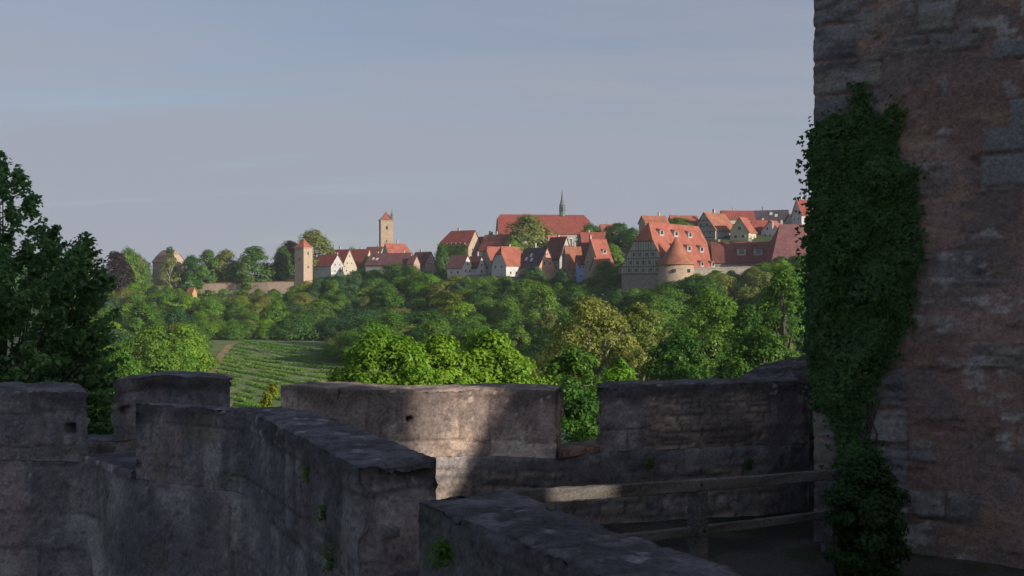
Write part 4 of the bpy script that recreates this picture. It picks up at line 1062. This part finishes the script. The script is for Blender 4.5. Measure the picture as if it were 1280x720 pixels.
# the row right under the town's foot
px = 112.0
while px < 1015:
    E = float(np.interp(px, EP, EV)); y = E-trng.uniform(9, 20); x = (px-640)/F*y; zg = g1(x, y)
    zt = (360-foot_line(px)-trng.uniform(-3, 5))/F*y; need = max(3.0, zt-zg)
    kind = 'bushy' if need < 6.0 else trng.choice(['round', 'broad', 'round'])
    s = need/SIZE[kind][0]/1.07; spots.append((x, y, SIZE[kind][1]*s*.7)); placed.append((px, y, x, zg, kind, s))
    px += max(20, SIZE[kind][1]*s*F/y*.62)*trng.uniform(.85, 1.2)
for x, y in cand:
    px = 640+F*x/y
    if not (100 < px < 1022): continue
    E = float(np.interp(px, EP, EV)); depth = E-y
    zg = g1(x, y); 
    if depth < 20: continue
    left = px < 292
    if left:
        lim = 200 if px < 225 else (215 if px < 262 else 330)
        if y < lim or y > E-3: continue
        if px > 258 and y < 352: continue
    elif px < 432:
        if y < 356: continue
    else:
        if y < (150 if px > 690 else 260): continue
    h0 = trng.choice(['round', 'round', 'broad', 'tall', 'bushy', 'round', 'broad'])
    if depth < 22: h0 = trng.choice(['bushy', 'broad', 'bushy', 'round'])
    if y < 215: h0 = trng.choice(['fine', 'fine', 'round'])
    h, w = SIZE[h0]; s = trng.uniform(.72, 1.12) * (.9 if left else 1)
    if depth < 22: s *= .8
    if px < 345 and 345 < y < 420: s *= .62
    # crowns must stay under the town's foot line as the photo shows them
    zl = (360-foot_line(px))/F*y
    if zg+h*s*1.08 > zl:
        s2 = (zl-zg)/h/1.08
        if s2 < .38: continue
        s = max(.38, s2)*trng.uniform(.9, 1)
    if not free(x, y, w*s*.80): continue
    spots.append((x, y, w*s*.80))
    placed.append((px, y, x, zg, h0, s))
# drop trees nobody can see: tops far below the tops of trees in front of them
placed.sort(key=lambda p: p[1])
prof_ = np.full(1400, 2000.0); keep = []
for p in placed:
    px, y, x, zg, h0, s = p; h, w = SIZE[h0]; top = 360-F*(zg+h*s)/y; hw_ = w*s/2*F/y
    a, b_ = int(max(0, px-hw_*.8)), int(px+hw_*.8)+1
    if top > np.median(prof_[a:b_])-2 and top > prof_[a:b_].min(): continue
    keep.append(p)
    xx = np.arange(a, b_); loc_top = top + (h*s*F/y)*.35*((xx-px)/(hw_+1e-3))**2
    prof_[a:b_] = np.minimum(prof_[a:b_], loc_top+h*s*F/y*.12)
byband = {}
for p in keep:
    for bnd in bands:
        if bnd[0] <= p[0] < bnd[1]: byband.setdefault(bnd[2], []).append(p); break
ORD = ['topmost', 'second down', 'third down', 'fourth down', 'fifth down', 'sixth down', 'seventh down', 'eighth down', 'ninth down', 'tenth down', 'eleventh down', 'twelfth down', 'thirteenth down', 'fourteenth down', 'fifteenth down']
for ph, lst in byband.items():
    lst.sort(key=lambda p: 360-F*(p[3]+SIZE[p[4]][0]*p[5])/p[1])
    for i, (px, y, x, zg, kind, s) in enumerate(lst):
        w_ = [2.5, 7, 2.6, 1.8, 1.6, .6] if px > 292 else [1.2, 5, 3, 2.5, .6, 1.0]
        mat = trng.choices(['deep green', 'mid green', 'fresh green', 'olive green', 'blue green', 'yellow green'], w_)[0]
        plant_tree('tree', trng.choice(PROTO[kind]), (x, y, zg), (s*trng.uniform(1.08, 1.42), s*trng.uniform(1.08, 1.42), s), trng.uniform(0, 6.28), mat,
                   f'{mat} {SHAPE[kind]} tree, {ORD[min(i, 14)]}, {ph}', group='trees of the slope and town')
print('slope trees', len(keep), 'of', len(placed))

# undergrowth filling the gaps between the trunks
urng = np.random.default_rng(77)
n = 52000
px = urng.uniform(100, 1025, n); yy = urng.uniform(120, 520, n); E_ = np.interp(px, EP, EV)
xx = (px-640)/F*yy
ok = (yy < E_-1) & np.where(px < 262, yy > 200, np.where(px < 292, yy > 352, np.where(px < 436, yy > 352, yy > 120)))
xx, yy = xx[ok], yy[ok]
zz_ = ground(xx, yy) + urng.uniform(.1, 2.2, len(xx))*(.4+fbm(np.column_stack([xx, yy, xx*0]), .15, 2, 6))
Nn = urng.normal(size=(len(xx), 3))*.5 + np.array([.0, -.2, .9])
V, Fq = leaf_geo(np.column_stack([xx, yy, zz_]), Nn, urng.uniform(.5, 1.1, len(xx)), urng, .7)
tag(mesh_obj('undergrowth', np_mesh('undergrowth', V, Fq, LEAF['mid green'], False, {'var': np.repeat(urng.random(len(xx)), 4)})),
    'low green undergrowth covering the slope under the trees', 'undergrowth', kind='stuff')

# the wood on the hillside hidden by the tower, seen only from a step to the side
wr = np.random.default_rng(88); VV = []; FF = []; AA = []; nb = 0
for i in range(110):
    px = wr.uniform(1030, 1500); y = wr.uniform(150, 430); x = (px-640)/F*y
    C, P, Nn, var = crown_points(wr, wr.uniform(8, 13), wr.uniform(9, 14), .04, 45, 26)
    V, Fq = leaf_geo(P+np.array([x, y, g1(x, y)]), Nn, wr.uniform(.6, 1.2, len(P)), wr)
    VV.append(V); FF.append(Fq+nb); AA.append(np.repeat(var, 4)); nb += len(V)
tag(mesh_obj('woodland', np_mesh('woodland', np.concatenate(VV), np.concatenate(FF), LEAF['mid green'], False, {'var': np.concatenate(AA)})),
    'wood covering the hillside behind the stone tower', 'woodland', kind='stuff')

# vine rows across the vineyard
vrng = np.random.default_rng(5)
NR = 17
ty_ = [p_.y for p_ in trk]; tp_ = [640+F*p_.x/p_.y for p_ in trk]
names_ = ['lowest vine row of the hillside vineyard, nearest the parapet', 'second vine row', 'third vine row', 'fourth vine row', 'fifth vine row', 'sixth vine row', 'seventh vine row', 'eighth vine row', 'ninth vine row',
          'tenth vine row', 'eleventh vine row', 'twelfth vine row', 'thirteenth vine row', 'fourteenth vine row', 'fifteenth vine row', 'sixteenth vine row', 'topmost vine row, just below the pale path']
for r_ in range(NR):
    y0 = 178 + 138*(r_/(NR-1))
    t = np.linspace(0, 1, 520)
    y = y0 + 30*(1-t)**2.0 - 8*t + 1.2*np.sin(t*5+r_)
    pa = np.interp(y, ty_, tp_)+7; x = (pa + (436-pa)*t - 640)/F*y
    m_ = 4
    X = np.repeat(x, m_)+vrng.normal(0, .25, len(x)*m_); Y = np.repeat(y, m_)+vrng.normal(0, .50, len(x)*m_)
    gapk = vn(np.column_stack([X*.25, Y*.25, X*0+r_]), 4) > .26
    X, Y = X[gapk], Y[gapk]
    Z = ground(X, Y) + vrng.uniform(.1, .85, len(X))
    V, Fq = leaf_geo(np.column_stack([X, Y, Z]), vrng.normal(size=(len(X), 3))*.6+np.array([.3, -.3, .6]), vrng.uniform(.22, .45, len(X)), vrng, .7)
    o = mesh_obj('vine_row', np_mesh('vine_row', V, Fq, LEAF['mid green'], False, {'var': np.repeat(vrng.random(len(X)), 4)}))
    lab = names_[r_] if r_ in (0, NR-1) else names_[r_]+' up from the parapet side of the grassy vineyard'
    tag(o, lab, 'vine row', 'vine rows')

# ---------------------------------------------------------------- nearer trees beyond the parapet
def near_tree(name, label, seed, px, top, wpx, d, mat, ncl, lpc, ls, foot=None, bark='bark', **kw):
    kw.setdefault('ow', .5); kw.setdefault('nr', .40); kw.setdefault('shell', .25)
    x = (px-640)/F*d; zt = (360-top)/F*d; zg = g1(x, d) if foot is None else foot; H = zt-zg
    return plant_tree(name, make_tree(seed, H*1.0, wpx/F*d, kw.pop('cb', .12), ncl, lpc, ls, bark, **kw), (x, d, zg), (1, 1, 1), 0, mat, label, group='trees just beyond the parapet')
near_tree('tree', 'leftmost of three bright chestnut crowns behind the middle merlon, nearest the vineyard', 301, 482, 408, 165, 58, 'fresh green', 210, 190, .25, clump=(.05, .13), jag=.6)
near_tree('tree', 'rightmost of three bright chestnut crowns, behind the sunlit patch of the middle merlon', 302, 612, 405, 175, 63, 'fresh green', 210, 190, .25, clump=(.05, .13), jag=.6)
near_tree('tree', 'middle one of three bright chestnut crowns behind the middle merlon', 321, 548, 412, 130, 60.5, 'fresh green', 170, 190, .25, clump=(.05, .13), jag=.6)
near_tree('tree', 'tall airy olive willow with pale trunk behind the gap beside the middle merlon', 303, 740, 364, 150, 88, 'olive green', 230, 110, .26, bark='palebark', clump=(.05, .10), jag=.4)
near_tree('tree', 'olive willow with yellowish right side, close right of the tall airy willow', 304, 800, 372, 112, 92, 'olive green', 170, 110, .27, bark='palebark', clump=(.06, .11), jag=.4)
near_tree('tree', 'mid green shrubby tree low in front of the two willows', 305, 716, 428, 120, 66, 'mid green', 120, 110, .25, jag=.5, clump=(.06, .12))
near_tree('tree', 'broad dark round tree with yellowish top below the round tower', 306, 887, 355, 128, 128, 'mid green', 190, 120, .34, clump=(.07, .13), jag=.2)
near_tree('tree', 'tall light green tree directly left of the tower ivy', 307, 980, 322, 110, 112, 'mid green', 210, 110, .32, clump=(.06, .11), jag=.45)
near_tree('tree', 'deep green tree between the dark round tree and tall light tree', 308, 935, 372, 80, 104, 'deep green', 140, 110, .32, clump=(.07, .12), jag=.4)
near_tree('tree', 'deep green tree low behind the right merlon', 309, 850, 412, 130, 80, 'deep green', 160, 110, .28, clump=(.06, .12), jag=.4)
near_tree('tree', 'dark low tree behind the sloping coping at the tower', 310, 950, 405, 140, 72, 'deep green', 160, 110, .26, clump=(.06, .12), jag=.4)
near_tree('tree', 'fresh green young tree behind the gap right of the middle merlon', 311, 772, 438, 100, 52, 'fresh green', 120, 120, .20, clump=(.06, .12), jag=.5)
near_tree('tree', 'dark green tree filling the gap between the middle and right merlon', 312, 712, 470, 130, 40, 'deep green', 130, 120, .18, clump=(.07, .13), jag=.4)
near_tree('shrub', 'small olive shrub standing before the vineyard between two merlons', 313, 338, 470, 42, 50, 'yellow green', 60, 90, .16, clump=(.08, .16), jag=.5)
near_tree('shrub', 'low green shrub peeping over the middle merlon beside the vineyard', 314, 384, 474, 40, 52, 'mid green', 50, 90, .16, clump=(.08, .16), jag=.5)
near_tree('tree', 'mid green tree low on the valley side left of the vineyard track', 315, 192, 404, 105, 150, 'mid green', 170, 110, .36, clump=(.06, .12), jag=.4)
near_tree('tree', 'olive tree low left of the vineyard, next to the big dark tree', 316, 150, 432, 90, 115, 'mid green', 140, 110, .32, clump=(.06, .12), jag=.4)
near_tree('tree', 'fresh green tree at the left edge of the vineyard track', 317, 228, 428, 56, 165, 'fresh green', 110, 110, .36, clump=(.07, .13), jag=.4)

# elder in flower in the embrasure
er = empty('elder_bush', ((716-640)/F*22, 22, g1((716-640)/F*22, 22))); tag(er, 'elder bush with white flower heads seen through the gap beside the fence', 'bush')
rng = np.random.default_rng(51); H = (360-535)/F*22 - er.location.z
C, P, Nn, var = crown_points(rng, H, 2.8, .35, 70, 80, clump=(.10, .18), jag=.4)
V, Fq = leaf_geo(P, Nn, rng.uniform(.07, .15, len(P)), rng, .5)
mesh_obj('crown', np_mesh('crown', V, Fq, LEAF['mid green'], False, {'var': np.repeat(var, 4)}), er)
fl = MB()
M['blossom'] = surf_mat('white_blossom', [(.55, .56, .48), (.7, .7, .62)], 8)
sel = [c for c in C if c[2] > H*.72 and c[1] < .3][:16]
for c in sel:
    for j in range(26):
        a = rng.uniform(0, 6.28); r = .13*math.sqrt(rng.random()); p = Vector((c[0]+r*math.cos(a), c[1]-.38+r*math.sin(a)*.7, c[2]+.10+.10*rng.random()))
        fl.box(p.x, p.y, p.z, .025, .025, .02)
fl.build('flower_heads', M['blossom'], er)
mb = MB()
for i in range(6): c = Vector(C[i*7]); mb.tube([(0, 0, -.3), (c.x*.3, c.y*.3, c.z*.5), tuple(c)], [.05, .035, .012], 5)
mb.build('stem', M['bark'], er, True)

# the big dark tree at the left
x = (2-640)/F*26; zg = g1(x, 26)
dt = empty('big_tree', (x, 26, zg)); tag(dt, 'big dark leafy tree rising at the left edge behind the near parapet', 'tree')
rng = np.random.default_rng(91); pr = random.Random(91)
Htop = (360-196)/F*26 - zg
def px_local(px, py, dy): d = 26+dy; return np.array([(px-640)/F*d - x, dy, (360-py)/F*d - zg])
env = [(196, -70, 12), (212, -80, 26), (240, -90, 42), (270, -100, 52), (288, -110, 70), (300, -110, 112), (325, -110, 136), (360, -115, 142), (400, -110, 146), (450, -110, 150), (500, -90, 146), (560, -60, 140)]
ey = [e[0] for e in env]; CL = []
while len(CL) < 900:
    py = rng.uniform(196, 560); lo, hi_ = np.interp(py, ey, [e[1] for e in env]), np.interp(py, ey, [e[2] for e in env])
    px = rng.uniform(lo, hi_-4); edge = hi_-px; dy = rng.uniform(-1, 1)*min(3.2, .4+edge/40.)
    if py < 310 and rng.random() < .66: continue
    if vn(np.array([[px*.045, py*.045, dy*.7]]), 33)[0] < (.40 if py < 300 else .33): continue
    CL.append(px_local(px, py, dy))
CL = np.array(CL); lpc = 64
hub = np.array([0, 0, Htop*.5]); dirs = CL-hub; dirs /= np.linalg.norm(dirs, axis=1)[:, None]; dirs[:, 2] = dirs[:, 2]*.5+.12
rc_ = rng.uniform(.15, .42, len(CL))
D = rng.normal(size=(len(CL), lpc, 3)); D /= np.linalg.norm(D, axis=2)[..., None]
tt = rng.uniform(-1, .9, (len(CL), lpc))            # leaves strung along an outward twig, thinning to its tip
P = CL[:, None]+dirs[:, None]*(tt*rc_[:, None]*1.25)[..., None]+D*(rc_[:, None]*(.62-.34*tt)*rng.random((len(CL), lpc))**.5)[..., None]*np.array([1, 1, .55])
Nn = np.array([0, 0, .9])+D*.5+rng.normal(size=D.shape)*.5
var = .5*np.repeat(rng.random(len(CL)), lpc)+.5*rng.random(len(CL)*lpc)
V, Fq = leaf_geo(P.reshape(-1, 3), Nn.reshape(-1, 3), rng.uniform(.09, .19, len(CL)*lpc), rng, .72)
LEAF['shade'] = leaf_mat('dark_maple_leaves', (.075, .17, .055), (.19, .34, .11), .48, .02)
mesh_obj('crown', np_mesh('crown', V, Fq, LEAF['shade'], False, {'var': np.repeat(var, 4)}), dt)
mb = MB(); ax = [Vector((pr.uniform(-.15, .15), pr.uniform(-.15, .15), -.5+(Htop*.8+.5)*i/9)) for i in range(10)]
mb.tube(ax, [.32-.028*i for i in range(10)], 10)
for i in rng.choice(len(CL), 90, replace=False):
    c = Vector(CL[i]); kz = max(.08, min(.93, (c.z/Htop)*.8-.1))*9; a = ax[int(kz)].lerp(ax[min(9, int(kz)+1)], kz % 1)
    m_ = a.lerp(c, .55)+Vector((0, 0, .3*pr.random())); mb.tube([a, m_, c], [.045, .025, .008], 5)
mb.build('trunk', M['bark'], dt, True)

# ---------------------------------------------------------------- ivy on the tower corner
poly = [(1076, 104), (1086, 128), (1097, 150), (1104, 160), (1108, 135), (1122, 128), (1128, 152), (1117, 180), (1126, 204), (1147, 212), (1142, 250), (1150, 300), (1153, 328), (1141, 350), (1140, 395), (1120, 432),
        (1100, 470), (1086, 505), (1072, 538), (1100, 572), (1116, 615), (1126, 680), (1128, 740), (1040, 740), (1046, 660), (1044, 600), (1050, 548), (1044, 520), (1018, 508), (1012, 440), (1008, 360), (1009, 290), (1014, 240), (1010, 200), (1012, 165), (1040, 150), (1062, 140)]
poly = np.array(poly, float)
def inside(p, poly):
    x, y = p[:, 0], p[:, 1]; r = np.zeros(len(p), bool); n = len(poly)
    for i in range(n):
        (xa, ya), (xb, yb) = poly[i], poly[(i+1) % n]
        c = ((ya > y) != (yb > y)) & (x < (xb-xa)*(y-ya)/(yb-ya+1e-9)+xa); r ^= c
    return r
def pdist(p, poly):
    d = np.full(len(p), 1e9); n = len(poly)
    for i in range(n):
        a, b = poly[i], poly[(i+1) % n]; ab = b-a; t = np.clip(((p-a)@ab)/(ab@ab), 0, 1); d = np.minimum(d, np.linalg.norm(p-(a+t[:, None]*ab), axis=1))
    return d
def to_face(p):
    """where the sight line through a surveyed outline point meets the tower face: (u along the face, z)"""
    s = (p[:, 0]-640)/F; tn = (T0.x-s*T0.y)/(s*TD.y-TD.x); yy = T0.y+tn*TD.y
    return tn, (360-p[:, 1])/F*yy
rng = np.random.default_rng(17)
p = np.column_stack([rng.uniform(995, 1160, 130000), rng.uniform(100, 745, 130000)]); 
ins = inside(p, poly); ed = pdist(p, poly); jit = 6*(fbm(np.column_stack([p, p[:, :1]*0]), .06, 3, 9)-.5)*2
sd = np.where(ins, ed, -ed)+jit
keep_ = (rng.random(len(p)) < (.05*sst(sd, -20, -4) + .95*sst(sd, -5, 7))); p, sd = p[keep_], sd[keep_]
gaps = fbm(np.column_stack([p, p[:, :1]*0]), .035, 3, 19); k2 = (rng.random(len(p)) < .35+.65*sst(gaps, .30, .45)); p, sd = p[k2], sd[k2]
sel = rng.choice(len(p), min(len(p), 28000), replace=False); p, sd = p[sel], sd[sel]
tn, z = to_face(p)
bulge = (.04+.13*sst(sd, 0, 28))*(.5+.8*sst(fbm(np.column_stack([tn, z, z*0]), 3.0, 3, 23), .25, .75)) + .10*sst(p[:, 1], 520, 600)*sst(sd, 0, 20)
o_ = bulge*(1-.65*rng.random(len(p))**1.6)+.03
pos = np.column_stack([T0.x+tn*TD.x+TN.x*o_, T0.y+tn*TD.y+TN.y*o_, z])
Nn = np.array([TN.x, TN.y, .42])*1.0 + rng.normal(size=pos.shape)*.38
def ivy_leaves(pos, Nn, rng, lo=.026, hi=.056):
    n_ = len(pos); Nn = Nn/np.linalg.norm(Nn, axis=1)[:, None]
    a = np.tile([0, 0, -1.0], (n_, 1)) + rng.normal(size=pos.shape)*.45; a -= (a*Nn).sum(1)[:, None]*Nn; a /= np.linalg.norm(a, axis=1)[:, None]
    b = np.cross(Nn, a); sz = rng.uniform(lo, hi, n_)[:, None]
    shape_ = [(-.30, 0, 0), (-.42, .34, -.04), (-.05, .56, -.10), (.12, .24, .02), (.62, 0, -.10), (.12, -.24, .02), (-.05, -.56, -.10), (-.42, -.34, -.04)]
    Vv = np.stack([pos + a*sz*s0 + b*sz*s1 + Nn*sz*s2 for s0, s1, s2 in shape_], 1).reshape(-1, 3); kk = np.arange(n_)*8
    tri = np.concatenate([np.stack([kk, kk+1, kk+2, kk+3], 1), np.stack([kk, kk+3, kk+4, kk+5], 1), np.stack([kk, kk+5, kk+6, kk+7], 1)])
    return Vv, tri, np.repeat(np.clip(rng.normal(.45, .25, n_), 0, 1), 8)
Vv, tri, va = ivy_leaves(pos, Nn, rng)
iv = empty('ivy', (T0.x+.3, T0.y-.3, -3.3)); tag(iv, 'thick dark green ivy hanging down the left corner of the stone tower', 'ivy')
def loc_iv(o): o.matrix_parent_inverse = Matrix.Translation(-iv.location); return o
LEAF['ivy'] = leaf_mat('ivy_leaves', (.032, .074, .018), (.115, .200, .044), .28, .02)
loc_iv(mesh_obj('leaves', np_mesh('leaves', Vv, tri, LEAF['ivy'], False, {'var': va}), iv))
mb = MB(); pr = random.Random(4)
for i in range(9):
    ux = pr.uniform(.35, .75); pts = []
    for j in range(16):
        f_ = j/15; pp = np.array([[1082-70*abs(f_-.35)*pr.uniform(.2, .9)*(1 if i % 2 else -.6), 735-(560-40*i)*f_]]); t1, z1 = to_face(pp)
        pts.append((T0.x+t1[0]*TD.x+TN.x*.05, T0.y+t1[0]*TD.y+TN.y*.05, z1[0]))
    mb.tube(pts, [.018-.0009*j for j in range(16)], 5)
loc_iv(mb.build('stem', M['bark'], iv, True))

# leafy bush at the foot of the tower, where the fence ends
bc = at(1085, 645, 8.25); bs = empty('bush', (bc.x, bc.y, -2.42)); tag(bs, 'dark leafy bush at the tower foot swallowing the end of the fence', 'bush')
rng = np.random.default_rng(63); C, P, Nn, va = crown_points(rng, 1.05, .62, .02, 75, 110, clump=(.12, .2), jag=.45)
Vv, tri, va = ivy_leaves(P, Nn+np.array([0, -.3, 0]), rng, .022, .048)
LEAF['bush'] = leaf_mat('shaded_bush_leaves', (.016, .040, .012), (.052, .10, .028), .25, .01)  # leaf colour darkened to stand for the deep shade at the tower foot
mesh_obj('crown', np_mesh('crown', Vv, tri, LEAF['bush'], False, {'var': va}), bs)
mb = MB()
for i in range(8): c = Vector(C[i*6]); mb.tube([(c.x*.1, c.y*.1, -.05), (c.x*.5, c.y*.5, c.z*.5), tuple(c)], [.014, .010, .004], 5)
mb.build('stem', M['bark'], bs, True)

# ivy sheet on the front of the ivy clad house
hs = [o for o in bpy.data.objects if o.get('label', '').startswith('ivy clad house')][0]
rng = np.random.default_rng(29); n = 5200
Lh, Wh = 44*452/F, 30*452/F; eh = (348-308.5)*452/F
lx = rng.uniform(-Lh/2-.4, Lh/2-.2, n); lz = rng.uniform(-1, eh+1.0, n)
hol = (np.abs(lx+1) < 2.6) & (np.abs(lz-eh*.62) < 1.0); lx, lz = lx[~hol], lz[~hol]; n = len(lx)
ly = -Wh/2-.12-.55*rng.random(n)
V, Fq = leaf_geo(np.column_stack([lx, ly, lz]), rng.normal(size=(n, 3))*.4+np.array([0, -.9, .4]), rng.uniform(.3, .6, n), rng, .8)
me = np_mesh('ivy', V, Fq, LEAF['mid green'], False, {'var': np.repeat(rng.random(n), 4)})
o = mesh_obj('ivy', me); o.location = hs.location; o.rotation_euler = hs.rotation_euler
tag(o, 'bright green ivy sheet covering the front of the house with tiny dormers', 'ivy')

# small ferns rooted in the near parapet and grass tufts on the far one
def tuft(label, px, py, d, r, n, seed, mat='mid green', name='fern', cat='fern'):
    rng = np.random.default_rng(seed); c = np.array(at(px, py, d))
    D = rng.normal(size=(n, 3))*np.array([.8, .4, 1.2]); D /= np.linalg.norm(D, axis=1)[:, None]; P = D*r*rng.random((n, 1))**.8
    P[:, 1] -= .02
    V, Fq = leaf_geo(P, D+np.array([0, -.6, .5]), rng.uniform(.02, .05, n), rng, .4)
    o = mesh_obj(name, np_mesh(name, V, Fq, LEAF[mat], False, {'var': np.repeat(rng.random(n), 4)})); o.location = c
    tag(o, label, cat, 'plants in the wall joints')
tuft('small fern high on the turned face of the near curving parapet', 384, 590, 6.54, .07, 70, 1)
tuft('second fern on the turned face, right of the high fern', 405, 640, 6.19, .06, 60, 2)
tuft('long green fern low on the turned face of near parapet', 416, 696, 6.02, .10, 120, 3)
tuft('hanging fern on the end of the nearest merlon at the bottom', 553, 690, 4.44, .06, 100, 4)
tuft('green weed on the right merlon above the fence rail', 812, 578, 10.22, .07, 150, 5, name='weed', cat='weed')
tuft('dark weed in the joint near the middle of the right merlon', 935, 580, 10.5, .06, 130, 6, 'deep green', name='weed', cat='weed')

# ---------------------------------------------------------------- the morning air
HAZE = .00011
m, nt, out = new_mat('morning_haze')
pv = N(nt, 'ShaderNodeVolumePrincipled'); pv.inputs['Color'].default_value = (.86, .90, 1.0, 1); pv.inputs['Density'].default_value = HAZE; pv.inputs['Anisotropy'].default_value = .15
nt.links.new(pv.outputs[0], out.inputs['Volume'])
hb = MB().box(0, 650, 12, 4200, 1760, 84).build('haze', m)
tag(hb, 'thin pale morning haze in the valley air', 'haze', kind='stuff')
scene.cycles.volume_bounces = 1
